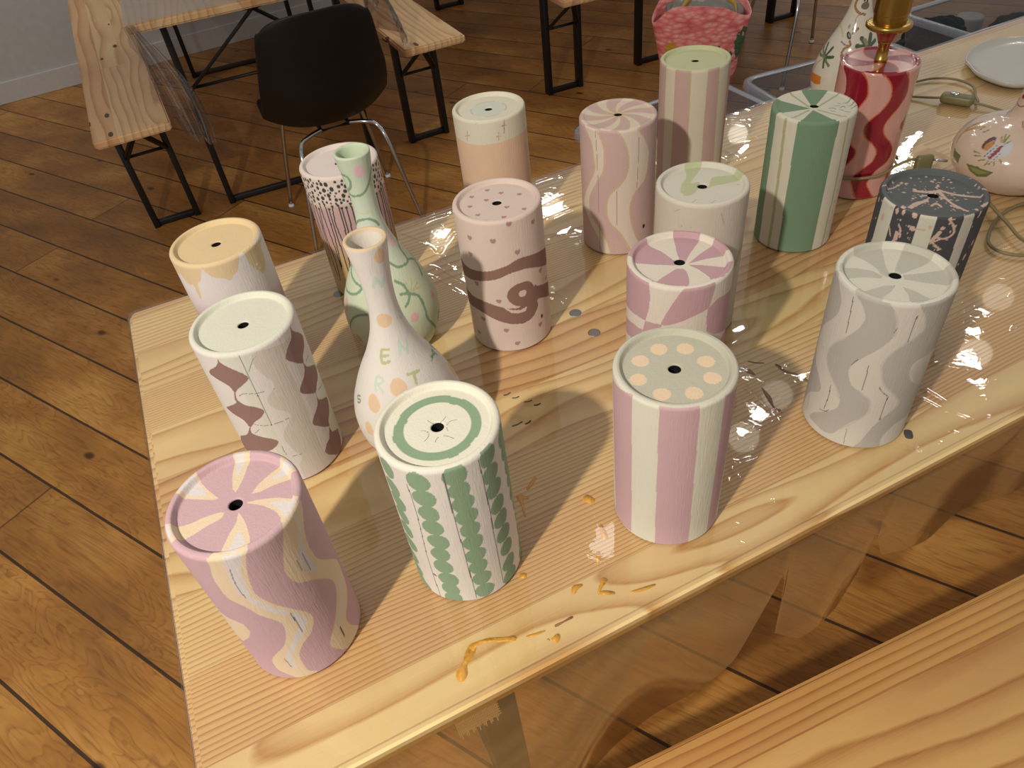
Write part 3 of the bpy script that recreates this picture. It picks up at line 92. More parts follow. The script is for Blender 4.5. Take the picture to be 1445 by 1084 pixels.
def pine(name, stripw=.1, seglen=.9, light=('EBCB90', 'DDB173', 'D9A06C'), dark=('CC9550', 'B7743C', 'B06C40'), A=9., B=46., rough=.38, knots=.0, sat=1.0, seed=0., coat=0.0, boards=None):
    """laminated pine: boards along local X, glued side by side along local Y"""
    m, N, L, P = mat(name)
    tc = N.new('ShaderNodeTexCoord'); sp = N.new('ShaderNodeSeparateXYZ'); L.new(tc.outputs['Object'], sp.inputs[0])
    x, y, z = sp.outputs
    i = M_(N, L, 'FLOOR', M_(N, L, 'ADD', M_(N, L, 'DIVIDE', y, stripw), seed))
    w1 = N.new('ShaderNodeTexWhiteNoise'); w1.noise_dimensions = '1D'; L.new(i, w1.inputs['W'])
    j = M_(N, L, 'FLOOR', M_(N, L, 'ADD', M_(N, L, 'DIVIDE', x, seglen), M_(N, L, 'MULTIPLY', w1.outputs['Value'], 7.3)))
    w2 = N.new('ShaderNodeTexWhiteNoise'); w2.noise_dimensions = '3D'; L.new(comb(N, L, i, j, seed), w2.inputs['Vector'])
    s2 = N.new('ShaderNodeSeparateColor'); L.new(w2.outputs['Color'], s2.inputs[0]); ra, rb, rc = s2.outputs
    if boards:      # (waviness, fineness, warmth) of the boards that can be told apart
        def pick(v, k):
            acc = None
            for q, b in enumerate(boards):
                t = M_(N, L, 'MULTIPLY', M_(N, L, 'COMPARE', i, float(q), .4), b[k]); acc = t if acc is None else M_(N, L, 'ADD', acc, t)
            return M_(N, L, 'ADD', M_(N, L, 'MULTIPLY', v, .22), M_(N, L, 'MULTIPLY', acc, .78))
        ra, rb, rc = pick(ra, 0), pick(rb, 1), pick(rc, 2)
    off = M_(N, L, 'MULTIPLY', w2.outputs['Value'], 37.)
    n1 = noise(N, L, comb(N, L, M_(N, L, 'ADD', M_(N, L, 'MULTIPLY', x, 1.5), off), M_(N, L, 'MULTIPLY', y, 7.), M_(N, L, 'ADD', off, M_(N, L, 'MULTIPLY', z, 6))), 1, 1.2, .4, .25)
    nf = noise(N, L, comb(N, L, M_(N, L, 'MULTIPLY', x, 16.), M_(N, L, 'MULTIPLY', y, 60.), off), 1, 2)
    amp = M_(N, L, 'ADD', A*.45, M_(N, L, 'MULTIPLY', ra, A))
    str_ = M_(N, L, 'ADD', 8., M_(N, L, 'MULTIPLY', M_(N, L, 'POWER', rb, 1.25), B*2.6))
    ph = M_(N, L, 'ADD', M_(N, L, 'ADD', M_(N, L, 'MULTIPLY', n1, amp), M_(N, L, 'MULTIPLY', y, str_)), M_(N, L, 'MULTIPLY', nf, .16))
    fr = M_(N, L, 'FRACT', ph)
    late = ramp(N, L, fr, [(0, 0.02), (.45, .12), (.78, .62), (.9, 1.), (1., .05)])
    fib = noise(N, L, comb(N, L, M_(N, L, 'MULTIPLY', x, 9.), M_(N, L, 'MULTIPLY', y, 520.), M_(N, L, 'MULTIPLY', z, 520)), 1, 2)
    lc = ramp(N, L, rc, [(0, light[0]), (.45, light[0]), (.7, light[1]), (1, light[2])])
    dc = ramp(N, L, rc, [(0, dark[0]), (.45, dark[0]), (.7, dark[1]), (1, dark[2])])
    lf = M_(N, L, 'MULTIPLY', late, M_(N, L, 'ADD', .50, M_(N, L, 'MULTIPLY', fib, .65)), clamp=True)
    c = mixc(N, L, lf, lc, dc)
    blot = noise(N, L, comb(N, L, M_(N, L, 'MULTIPLY', x, 3.), M_(N, L, 'MULTIPLY', y, 11.), off), 1, 3)
    c = mixc(N, L, .30, c, ramp(N, L, blot, [(.3, 'FFF2D6'), (.7, 'C98A58')]), 'MULTIPLY')
    fy = M_(N, L, 'ABSOLUTE', M_(N, L, 'SUBTRACT', M_(N, L, 'FRACT', M_(N, L, 'ADD', M_(N, L, 'DIVIDE', y, stripw), seed)), .5))
    seam = M_(N, L, 'GREATER_THAN', fy, .4965)
    c = mixc(N, L, M_(N, L, 'MULTIPLY', seam, .35), c, '8A5A30')
    if knots:
        v = N.new('ShaderNodeTexVoronoi'); v.inputs['Scale'].default_value = 1
        L.new(comb(N, L, M_(N, L, 'MULTIPLY', x, 4.5), M_(N, L, 'MULTIPLY', y, 13.), seed), v.inputs['Vector'])
        k = M_(N, L, 'LESS_THAN', v.outputs['Distance'], knots)
        c = mixc(N, L, k, c, '5A3A22')
    L.new(c, P.inputs['Base Color']); P.inputs['Roughness'].default_value = rough; P.inputs['Coat Weight'].default_value = coat
    b = N.new('ShaderNodeBump'); b.inputs['Strength'].default_value = .25; b.inputs['Distance'].default_value = .0006
    L.new(M_(N, L, 'ADD', M_(N, L, 'MULTIPLY', late, .6), fib), b.inputs['Height']); L.new(b.outputs['Normal'], P.inputs['Normal'])
    return m

def obj(name, me, m=None, parent=None, smooth=True, tf=None):
    if isinstance(me, bmesh.types.BMesh):
        bm = me; me = D.meshes.new(name)
        bmesh.ops.recalc_face_normals(bm, faces=bm.faces); bm.to_mesh(me); bm.free()
    o = D.objects.new(name, me); col.objects.link(o)
    if m: me.materials.append(m)
    if smooth and len(me.polygons): me.polygons.foreach_set('use_smooth', [True]*len(me.polygons))
    if parent: o.parent = parent
    if tf is not None: o.matrix_local = tf
    return o
def tag(o, label, cat, group=None, kind=None):
    if label: o['label'] = label
    if cat: o['category'] = cat
    if group: o['group'] = group
    if kind: o['kind'] = kind
    return o
def empty(name, loc, rz=0):
    o = D.objects.new(name, None); col.objects.link(o); o.location = loc; o.rotation_euler = (0, 0, rz); o.empty_display_size = .05
    return o

def box_bm(bm, c, size, bev=0, rot=None, seg=2):
    r = bmesh.ops.create_cube(bm, size=1)
    vs = r['verts']
    M = Matrix.Translation(c) @ (rot.to_4x4() if rot else Matrix()) @ Matrix.Diagonal((*size, 1))
    bmesh.ops.transform(bm, matrix=M, verts=vs)
    if bev:
        es = list({e for v in vs for e in v.link_edges})
        bmesh.ops.bevel(bm, geom=es, offset=bev, segments=seg, affect='EDGES', profile=.5)
    return bm
def box(c, size, bev=0, rot=None, seg=2):
    return box_bm(bmesh.new(), Vector(c), size, bev, rot, seg)
def bar_bm(bm, a, b, w, h, bev=.002, up=Vector((0, 0, 1))):
    a = Vector(a); b = Vector(b); d = (b-a); l = d.length; zax = d.normalized()
    xax = zax.cross(up)
    if xax.length < 1e-3: xax = Vector((1, 0, 0))
    xax.normalize(); yax = zax.cross(xax)
    R = Matrix((xax, yax, zax)).transposed()
    return box_bm(bm, (a+b)/2, (w, h, l), bev, R)
def bar(a, b, w, h, bev=.002, up=Vector((0, 0, 1))):
    return bar_bm(bmesh.new(), a, b, w, h, bev, up)
def catmull(pts, n=8, closed=False):
    P = [Vector(p) for p in pts]; out = []
    k = len(P)
    rngk = range(k if closed else k-1)
    for i in rngk:
        if closed: p0, p1, p2, p3 = P[i-1], P[i], P[(i+1) % k], P[(i+2) % k]
        else: p0, p1, p2, p3 = P[max(i-1, 0)], P[i], P[i+1], P[min(i+2, k-1)]
        for j in range(n):
            t = j/n
            out.append(.5*((2*p1)+(p2-p0)*t+(2*p0-5*p1+4*p2-p3)*t*t+(3*p1-p0-3*p2+p3)*t**3))
    if not closed: out.append(P[-1])
    return out
def tube_bm(bm, pts, r, sides=10, closed=False):
    pts = [Vector(p) for p in pts]; rs = r if isinstance(r, (list, tuple)) else [r]*len(pts)
    rings = []; up = Vector((0, 0, 1)); prev = None
    for i, p in enumerate(pts):
        a = pts[i-1] if (i or closed) else p; b = pts[(i+1) % len(pts)] if (i < len(pts)-1 or closed) else p
        t = (b-a).normalized()
        x = prev - t*prev.dot(t) if prev else t.cross(up if abs(t.z) < .95 else Vector((1, 0, 0)))
        x.normalize(); prev = x.copy(); y = t.cross(x)
        rings.append([bm.verts.new(p+(x*math.cos(TAU*k/sides)+y*math.sin(TAU*k/sides))*rs[i]) for k in range(sides)])
    n = len(rings)
    for i in range(n if closed else n-1):
        A, B = rings[i], rings[(i+1) % n]
        for k in range(sides): bm.faces.new((A[k], A[(k+1) % sides], B[(k+1) % sides], B[k]))
    if not closed:
        bm.faces.new(rings[0][::-1]); bm.faces.new(rings[-1])
    return bm
def tube(pts, r, sides=10, closed=False): return tube_bm(bmesh.new(), pts, r, sides, closed)
def lathe(prof, n=48, cap0=True, cap1=True):
    bm = bmesh.new(); R = []
    for r, z in prof: R.append([bm.verts.new((r*math.cos(TAU*k/n), r*math.sin(TAU*k/n), z)) for k in range(n)])
    for A, B in zip(R[:-1], R[1:]):
        for k in range(n): bm.faces.new((A[k], A[(k+1) % n], B[(k+1) % n], B[k]))
    if cap0: bm.faces.new(R[0][::-1])
    if cap1: bm.faces.new(R[-1])
    return bm

# ------------------------------------------------------------------ layout frame
ANG = math.radians(20.6); T = Vector((math.cos(ANG), math.sin(ANG), 0)); NV = Vector((-math.sin(ANG), math.cos(ANG), 0))
TZ = .77                                      # table height
S0, V0, V1 = -.201, .290, 1.096               # left end, near edge and far edge of the table along its own axes
def TF(s, v, z=0): return T*s + NV*v + Vector((0, 0, z))
Z0 = TZ + .0016                                # things stand on the plastic sheet

# ------------------------------------------------------------------ materials
M_table = pine('pine_tabletop', .0905, 1.3, seed=.36, boards=[(.8, 0, .0), (.1, 1., .8), (.2, .8, .55), (.9, .02, .0), (.3, .3, .9), (.6, .25, .2), (.1, .9, .6), (.7, .3, .1), (.4, .6, .3), (.5, .5, .8)], A=12, light=('EDD8A4', 'E2C48C', 'D9AE80'), dark=('C08E48', 'AE763A', 'A86A42'), B=82, coat=.15)
M_bench = pine('pine_bench', .13, 3., seed=3.4, A=8, B=30, light=('D3A967', 'C89853', 'CDA05E'), dark=('A56C2E', '965C26', 'A0662C'), rough=.32, coat=.3)
M_bench2 = pine('pine_bench_far', .09, 3., seed=5.1, A=3.5, B=16, knots=.12, light=('E8CB9C', 'DDB586', 'E2BE92'), dark=('C2936A', 'B98058', 'BE8A62'), rough=.5)
M_black = simple('black_steel', '0D0C0C', .45, 0, .1, 300)
M_chrome = simple('chrome', 'B9BCC0', .18, 1)
M_brass = simple('brass', 'B08D48', .28, 1)
M_copper = simple('copper_cone', 'A85E42', .35, .7)
M_shell = simple('black_plastic_shell', '120E0C', .5, 0, .15, 350, .35)
M_cord = simple('olive_cord', '7C6F4A', .45)
M_switch = simple('olive_plastic', '6E6740', .4)
M_white = simple('white_plastic', 'DAD9D5', .5)
M_glaze = simple('grey_white_glaze', 'BDB9AF', .25, 0, .25, 25, .5, .4)
M_stain = simple('ochre_paint', 'E2A61A', .4, 0, .5, 300)
M_rust = simple('brown_paint', '9A6A38', .5, 0, .4, 300)
M_bolt = simple('galvanised_bolt', '8F9296', .4, .8, .5, 600)

def floor_mat():
    m, N, L, P = mat('oak_floor_planks')
    tc = N.new('ShaderNodeTexCoord'); sp = N.new('ShaderNodeSeparateXYZ'); L.new(tc.outputs['Object'], sp.inputs[0]); x, y, z = sp.outputs
    yy = M_(N, L, 'DIVIDE', M_(N, L, 'SUBTRACT', y, .132), .1893)
    i = M_(N, L, 'FLOOR', yy); fy = M_(N, L, 'FRACT', yy)
    w1 = N.new('ShaderNodeTexWhiteNoise'); w1.noise_dimensions = '1D'; L.new(i, w1.inputs['W'])
    xx = M_(N, L, 'ADD', M_(N, L, 'DIVIDE', x, 2.6), M_(N, L, 'MULTIPLY', w1.outputs['Value'], 9.1))
    j = M_(N, L, 'FLOOR', xx); fx = M_(N, L, 'FRACT', xx)
    w2 = N.new('ShaderNodeTexWhiteNoise'); w2.noise_dimensions = '2D'; L.new(comb(N, L, i, j), w2.inputs['Vector'])
    off = M_(N, L, 'MULTIPLY', w2.outputs['Value'], 31.)
    n1 = noise(N, L, comb(N, L, M_(N, L, 'ADD', M_(N, L, 'MULTIPLY', x, 2.2), off), M_(N, L, 'MULTIPLY', y, 11.), off), 1, 3, .55, .9)
    ph = M_(N, L, 'ADD', M_(N, L, 'MULTIPLY', n1, 13.), M_(N, L, 'MULTIPLY', y, 22.))
    ringf = ramp(N, L, M_(N, L, 'FRACT', ph), [(0, 0.), (.5, .2), (.85, 1.), (1, 0.)])
    fib = noise(N, L, comb(N, L, M_(N, L, 'MULTIPLY', x, 9.), M_(N, L, 'MULTIPLY', y, 190.), off), 1, 3, .6)
    blot = noise(N, L, comb(N, L, M_(N, L, 'MULTIPLY', x, 2.2), M_(N, L, 'MULTIPLY', y, 4.), off), 1, 4, .6)
    c = ramp(N, L, blot, [(.25, '80592C'), (.5, 'B07C3A'), (.75, 'D8A559')])
    c = mixc(N, L, M_(N, L, 'MULTIPLY', ringf, M_(N, L, 'MULTIPLY', fib, .75), clamp=True), c, '6E421C')
    c = mixc(N, L, M_(N, L, 'MULTIPLY', M_(N, L, 'SUBTRACT', fib, .5, clamp=True), 1.2, clamp=True), c, '5E381A')
    c = mixc(N, L, .38, c, ramp(N, L, w2.outputs['Value'], [(0, 'A07850'), (.5, 'E0C8A8'), (1, 'FFF0DC')]), 'MULTIPLY')
    vo = N.new('ShaderNodeTexVoronoi'); L.new(comb(N, L, M_(N, L, 'MULTIPLY', x, 3.4), M_(N, L, 'MULTIPLY', y, 6.1)), vo.inputs['Vector']); vo.inputs['Scale'].default_value = 1
    c = mixc(N, L, ramp(N, L, vo.outputs['Distance'], [(0, 1.), (.045, .85), (.085, 0.)]), c, '3E2612')
    seam = M_(N, L, 'GREATER_THAN', M_(N, L, 'ABSOLUTE', M_(N, L, 'SUBTRACT', fy, .5)), .482)
    sx = M_(N, L, 'GREATER_THAN', M_(N, L, 'ABSOLUTE', M_(N, L, 'SUBTRACT', fx, .5)), .4988)
    sm = M_(N, L, 'MAXIMUM', seam, M_(N, L, 'MULTIPLY', sx, .7))
    c = mixc(N, L, M_(N, L, 'MULTIPLY', sm, .9), c, '241A12')
    L.new(c, P.inputs['Base Color']); P.inputs['Roughness'].default_value = .42; P.inputs['Specular IOR Level'].default_value = .4
    b = N.new('ShaderNodeBump'); b.inputs['Strength'].default_value = .5; b.inputs['Distance'].default_value = .002
    L.new(M_(N, L, 'SUBTRACT', M_(N, L, 'MULTIPLY', fib, .4), M_(N, L, 'MULTIPLY', sm, 2.)), b.inputs['Height']); L.new(b.outputs['Normal'], P.inputs['Normal'])
    return m

def film_mat(name, tint='F4F1EA', haze=.05, bump=.0, rough=.05, bscale=60, gl=1.0, hazecol='E8E0D2'):
    """clear plastic foil: mostly see-through, fresnel gloss, a breath of haze"""
    m = D.materials.new(name); m.use_nodes = True; N = m.node_tree.nodes; L = m.node_tree.links; N.clear()
    out = N.new('ShaderNodeOutputMaterial'); tr = N.new('ShaderNodeBsdfTransparent'); tr.inputs[0].default_value = rgb(tint)
    gs = N.new('ShaderNodeBsdfGlossy'); gs.inputs['Roughness'].default_value = rough; gs.inputs[0].default_value = (.95, .97, 1, 1)
    df = N.new('ShaderNodeBsdfDiffuse'); df.inputs[0].default_value = rgb(hazecol)
    tc = N.new('ShaderNodeTexCoord'); b = N.new('ShaderNodeBump'); b.inputs['Strength'].default_value = 1; b.inputs['Distance'].default_value = bump
    nz = noise(N, L, tc.outputs['Object'], bscale, 3, .55, .8)
    msk = noise(N, L, tc.outputs['Object'], 7, 1, .5, .3)
    hgt = M_(N, L, 'MULTIPLY', nz, M_(N, L, 'POWER', msk, 2.0)); L.new(hgt, b.inputs['Height'])
    ge = N.new('ShaderNodeNewGeometry'); dt = N.new('ShaderNodeVectorMath'); dt.operation = 'DOT_PRODUCT'
    L.new(ge.outputs['Incoming'], dt.inputs[0]); L.new(b.outputs['Normal'] if bump else ge.outputs['Normal'], dt.inputs[1])
    om = M_(N, L, 'SUBTRACT', 1., M_(N, L, 'ABSOLUTE', dt.outputs['Value']), clamp=True)
    fres = M_(N, L, 'ADD', .045, M_(N, L, 'MULTIPLY', M_(N, L, 'POWER', om, 4.5), .9))      # both faces of a thin foil
    if bump:
        L.new(b.outputs['Normal'], gs.inputs['Normal'])
    m1 = N.new('ShaderNodeMixShader'); m1.inputs[0].default_value = haze; L.new(tr.outputs[0], m1.inputs[1]); L.new(df.outputs[0], m1.inputs[2])
    m2 = N.new('ShaderNodeMixShader'); L.new(M_(N, L, 'MULTIPLY', fres, gl, clamp=True), m2.inputs[0]); L.new(m1.outputs[0], m2.inputs[1]); L.new(gs.outputs[0], m2.inputs[2])
    L.new(m2.outputs[0], out.inputs['Surface'])
    return m
M_film = film_mat('clear_table_foil', haze=.02, bump=.00035, bscale=60, rough=.02, gl=1.5)
M_skirt = film_mat('hanging_clear_foil', tint='DCC8A4', haze=.11, bump=.003, bscale=9, rough=.12, gl=1.6, hazecol='B89868')
M_tub = film_mat('clear_tub_plastic', tint='DDE3EA', haze=.26, rough=.15, gl=1.5, hazecol='8E96A4')
M_tubrim = film_mat('tub_rim_plastic', tint='E8EEF4', haze=.34, rough=.2, gl=1.3, hazecol='B4BCC8')
M_flap2 = film_mat('twisted_foil', tint='D8D2D0', haze=.09, bump=.005, bscale=26, rough=.07, gl=3.2, hazecol='A09C98')
M_flap = film_mat('far_table_foil', tint='E4DEDA', haze=.05, bump=.004, bscale=20, rough=.06, gl=1.5, hazecol='A09890')

def ceramic(name, rough=.78, glossy=False, brush=.6, axis_v=True):
    m, N, L, P = mat(name)
    at = N.new('ShaderNodeVertexColor'); at.layer_name = 'paint'
    tc = N.new('ShaderNodeTexCoord'); sp = N.new('ShaderNodeSeparateXYZ'); L.new(tc.outputs['Object'], sp.inputs[0])
    x, y, z = sp.outputs
    vec = comb(N, L, M_(N, L, 'MULTIPLY', x, 420), M_(N, L, 'MULTIPLY', y, 420), M_(N, L, 'MULTIPLY', z, 45))
    nb = noise(N, L, vec, 1, 3, .6, .6)
    big = noise(N, L, tc.outputs['Object'], 34, 3)
    c = mixc(N, L, .14, at.outputs['Color'], ramp(N, L, M_(N, L, 'ADD', M_(N, L, 'MULTIPLY', nb, .5), M_(N, L, 'MULTIPLY', big, .5)), [(.3, .72), (.7, 1.)]), 'MULTIPLY')
    L.new(c, P.inputs['Base Color']); P.inputs['Roughness'].default_value = .1 if glossy else rough
    P.inputs['Specular IOR Level'].default_value = .5 if glossy else .3
    if glossy: P.inputs['Coat Weight'].default_value = .6; P.inputs['Coat Roughness'].default_value = .03
    b = N.new('ShaderNodeBump'); b.inputs['Strength'].default_value = .12 if glossy else brush; b.inputs['Distance'].default_value = .0007
    L.new(M_(N, L, 'ADD', nb, M_(N, L, 'MULTIPLY', big, 1.5)), b.inputs['Height']); L.new(b.outputs['Normal'], P.inputs['Normal'])
    return m
M_cer = ceramic('painted_bisque'); M_gloss = ceramic('glazed_ceramic', glossy=True)

# ------------------------------------------------------------------ painted ceramics
def inpoly(px, py, poly):
    r = np.zeros(len(px), bool); n = len(poly)
    for i in range(n):
        x0, y0 = poly[i-1]; x1, y1 = poly[i]
        if y0 == y1: continue
        c = ((y0 > py) != (y1 > py)) & (px < (x1-x0)*(py-y0)/(y1-y0)+x0)
        r ^= c
    return r
def smooth2(pts, closed, n=4):
    if len(pts) < (11 if closed else 3): return [tuple(p) for p in pts]
    return [(v.x, v.y) for v in catmull([(a, b, 0) for a, b in pts], n, closed)]
def segdist(P, a, b):
    ab = b-a; t = np.clip(((P-a)@ab)/max(ab@ab, 1e-12), 0, 1)
    return np.linalg.norm(P-a-t[:, None]*ab, axis=1)
def heart(x, y):
    y = y+.15
    return (x*x+y*y-1)**3 - x*x*y**3*1.6 < 0

def paint(spec, PHI, RR, ZZ, zone, H, rfun):
    """PHI radians, RR / ZZ metres, zone 0 side 1 end face 2 inside; returns sRGB floats"""
    n = len(PHI); C = np.empty((n, 3)); C[:] = hexc(spec['base'])
    C[zone == 1] = hexc(spec['topbase'])
    ph = (np.degrees(PHI)+180) % 360-180
    fold = np.where(np.abs(ph) > 90, np.sign(ph)*(180-np.abs(ph)), ph)
    X3 = np.stack([RR*np.cos(np.radians(fold)), RR*np.sin(np.radians(fold)), ZZ], 1)*1000
    zm = ZZ*1000
    rs = np.random.RandomState(5)
    def p3(q):
        r = rfun(q[1]/1000)*1000; a = math.radians(q[0]); return np.array([r*math.cos(a), r*math.sin(a), q[1]])
    S = np.where(zone == 0)[0]
    for op in spec['side']:
        k = op[0]
        if k == 'P':
            poly = smooth2(op[2], True); A = np.array(poly)
            I = S[(fold[S] >= A[:, 0].min()) & (fold[S] <= A[:, 0].max()) & (zm[S] >= A[:, 1].min()) & (zm[S] <= A[:, 1].max())]
            # marks reaching the foot run right down to it
            zz = np.maximum(zm[I], .6)
            h = inpoly(fold[I], zz, poly); C[I[h]] = hexc(op[1])
        elif k == 'L':
            pts = smooth2(op[3], False, 5); w = op[2]/2+.12
            fine = []
            for a, b in zip(pts[:-1], pts[1:]):
                m_ = max(1, int(np.hypot((a[0]-b[0])*.9, a[1]-b[1])/5))
                fine += [(a[0]+(b[0]-a[0])*t/m_, a[1]+(b[1]-a[1])*t/m_) for t in range(m_)]
            fine.append(pts[-1])
            for a, b in zip(fine[:-1], fine[1:]):
                A, B = p3(a), p3(b); zl, zh = min(a[1], b[1])-w-1, max(a[1], b[1])+w+1
                I = S[(zm[S] >= zl) & (zm[S] <= zh)]
                J = I[np.abs(X3[I]-(A+B)/2).max(1) < w+1+np.abs(A-B).max()]
                C[J[segdist(X3[J], A, B) < w]] = hexc(op[1])
        elif k in ('D', 'HEART'):
            q = op[5] if k == 'D' else op[3]; r0 = rfun(q[1]/1000)*1000
            dx = (fold[S]-q[0])*math.pi/180*r0; dz = zm[S]-q[1]
            if k == 'D':
                a = math.radians(op[4]); u = dx*math.cos(a)+dz*math.sin(a); v = -dx*math.sin(a)+dz*math.cos(a)
                wob = 1+.05*np.sin(3*np.arctan2(v, u)+q[0])
                h = (u/op[2])**2+(v/op[3])**2 < wob
            else: h = heart(dx/op[2], dz/op[2])
            C[S[h]] = hexc(op[1])
        elif k == 'ZBAND':
            h = zm[S] > op[3]+.8*np.sin(np.radians(fold[S])*3); C[S[h]] = hexc(op[1])
        elif k == 'GRADZ':
            cs = np.array([hexc(c) for c in op[1]]); zs = np.array(op[2], float)
            if zs[0] > zs[-1]: cs = cs[::-1]; zs = zs[::-1]
            for c in range(3): C[S, c] = np.interp(zm[S]+4*np.sin(np.radians(ph[S])*2), zs, cs[:, c])
        elif k == 'SPRAY':
            for _ in range(op[2]):
                a = rs.uniform(-90, 90); z = rs.uniform(40, 196); rr = abs(rs.normal(.5, .6))+.35; el = rs.uniform(.6, 2.6)
                I = S[(np.abs(zm[S]-z) < 6)]
                dx = (fold[I]-a)*math.pi/180*54; dz = zm[I]-z; C[I[(dx/rr)**2+(dz/rr/el)**2 < 1]] = hexc(op[1])
        elif k == 'OPINK':
            f = ph[S]; z = zm[S]; wv = 2.5*np.sin(np.radians(f)*5)
            base = np.array([hexc('C9A268'), hexc('C79A9A'), hexc('C99FA0'), hexc('DEC7BC')]); zs = [0, 92, 148, 156]
            zs = [60, 112, 150, 158]
            for c in range(3): C[S, c] = np.interp(z+wv, zs, base[:, c])
            ink = np.array(hexc('39413F'))
            for i in range(54):                                       # drawn stems
                a0 = -180+i*360/54+rs.uniform(-1, 1); zt = rs.uniform(148, 160); zb = rs.uniform(10, 80)
                am = 2.6*rs.uniform(-1, 1); fr_ = rs.uniform(.03, .07); p0 = rs.uniform(0, 6)
                c0 = a0+am*np.sin(z*fr_+p0)+.02*(160-z)*rs.uniform(-1, 1)
                d = np.abs((f-c0+180) % 360-180)*math.pi/180*54
                C[S[(d < .9) & (z < zt) & (z > zb)]] = ink
                h = (d/1.9)**2+((z-zt)/1.9)**2 < 1; C[S[h]] = ink
            pts = []
            for _ in range(2600):                                     # dots packed round the shoulder
                a = rs.uniform(-180, 180); zz = rs.uniform(160, 193); r_ = rs.uniform(1.3, 3.1)
                if all(((((a-b+180) % 360-180)*.942)**2+(zz-y)**2) > (r_+q_+.85)**2 for b, y, q_ in pts): pts.append((a, zz, r_))
            for a, zz, r_ in pts:
                I = S[np.abs(zm[S]-zz) < 4]
                dx = ((ph[I]-a+180) % 360-180)*math.pi/180*54; C[I[(dx/r_)**2+((zm[I]-zz)/r_/1.12)**2 < 1]] = ink
    Tt = np.where(zone == 1)[0]; x = RR[Tt]*np.cos(PHI[Tt])*1000; y = RR[Tt]*np.sin(PHI[Tt])*1000; r = RR[Tt]*1000; an = np.arctan2(y, x)
    P2 = np.stack([x, y], 1)
    for op in spec['top']:
        k = op[0]
        if k == 'P':
            poly = smooth2(op[2], True); C[Tt[inpoly(x, y, poly)]] = hexc(op[1])
        elif k == 'L':
            pts = [np.array(q) for q in smooth2(op[3], False, 5)]
            for a, b in zip(pts[:-1], pts[1:]): C[Tt[segdist(P2, a, b) < op[2]/2+.1]] = hexc(op[1])
        elif k == 'D':
            q = op[5]; h = ((x-q[0])/op[2])**2+((y-q[1])/op[3])**2 < 1+.05*np.sin(3*np.arctan2(y-q[1], x-q[0])+q[0]); C[Tt[h]] = hexc(op[1])
        elif k == 'HEART':
            q = op[3]; C[Tt[heart((y-q[1])/op[2], -(x-q[0])/op[2])]] = hexc(op[1])
        elif k == 'RING':
            w = .5*np.sin(an*4+1)+.25*np.sin(an*7); C[Tt[(r > op[2]+w*.8) & (r < op[3]+w)]] = hexc(op[1])
        elif k == 'DISC': C[Tt[r < op[2]]] = hexc(op[1])
        elif k == 'RIM': C[Tt[r > op[2]]] = hexc(op[1])
        elif k == 'SPRAY':
            for _ in range(op[2]):
                q = rs.normal(0, 24, 2); rr = abs(rs.normal(.4, .5))+.3; C[Tt[((x-q[0])/rr)**2+((y-q[1])/rr)**2 < 1]] = hexc(op[1])
        elif k == 'SWIRL':
            t = ((an+op[3]*(r/54)+math.radians(op[4]))/TAU*op[2]) % 1
            C[Tt[t < .54]] = hexc(op[1])
            g = np.minimum(np.abs(t-.54), np.minimum(t, 1-t))/op[2]*TAU*r
            C[Tt[(g < 1.1)]] = hexc(spec.get('gold', 'CDAF84') if op[1] != '980020' else 'D8622F')
    return C

def revolve(name, rings, NA, spec, m, rfun, inside=None):
    """rings: (r, z, zone) bottom to top; closed with a fan at the bottom and the end"""
    nr = len(rings); r = np.array([a[0] for a in rings]); z = np.array([a[1] for a in rings]); zo = np.array([a[2] for a in rings])
    ph = np.linspace(-math.pi, math.pi, NA, endpoint=False)
    PH = np.tile(ph, nr); RR = np.repeat(r, NA); ZZ = np.repeat(z, NA); ZN = np.repeat(zo, NA)
    co = np.stack([RR*np.cos(PH), RR*np.sin(PH), ZZ], 1)
    C = paint(spec, PH, RR, ZZ, ZN, z.max(), rfun)
    C = (C*.82+C.mean(1, keepdims=True)*.18)*.955; C[:, 2] *= .975
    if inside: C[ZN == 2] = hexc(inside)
    me = D.meshes.new(name)
    nv = nr*NA+2; me.vertices.add(nv)
    co = np.vstack([co, [[0, 0, z[0]], [0, 0, z[-1]]]]); me.vertices.foreach_set('co', co.ravel())
    i = np.arange(nr-1)[:, None]*NA; k = np.arange(NA)[None, :]; k2 = (k+1) % NA
    q = np.stack([i+k, i+k2, i+NA+k2, i+NA+k], -1).reshape(-1, 4)
    t0 = np.stack([np.full(NA, nv-2), (np.arange(NA)+1) % NA, np.arange(NA)], -1)
    tb = (nr-1)*NA; t1 = np.stack([np.full(NA, nv-1), tb+np.arange(NA), tb+(np.arange(NA)+1) % NA], -1)
    loops = np.concatenate([q.ravel(), t0.ravel(), t1.ravel()]).astype(np.int32)
    me.loops.add(len(loops)); me.loops.foreach_set('vertex_index', loops)
    npoly = len(q)+2*NA; me.polygons.add(npoly)
    ls = np.concatenate([np.arange(len(q))*4, len(q)*4+np.arange(2*NA)*3]).astype(np.int32); me.polygons.foreach_set('loop_start', ls)
    me.update(calc_edges=True); me.validate()
    at = me.color_attributes.new('paint', 'BYTE_COLOR', 'POINT')
    cc = np.ones((nv, 4)); cc[:nr*NA, :3] = C; cc[nv-2, :3] = C[0]; cc[nv-1, :3] = C[-1]
    at.data.foreach_set('color_srgb', cc.ravel())
    return obj(name, me, m)

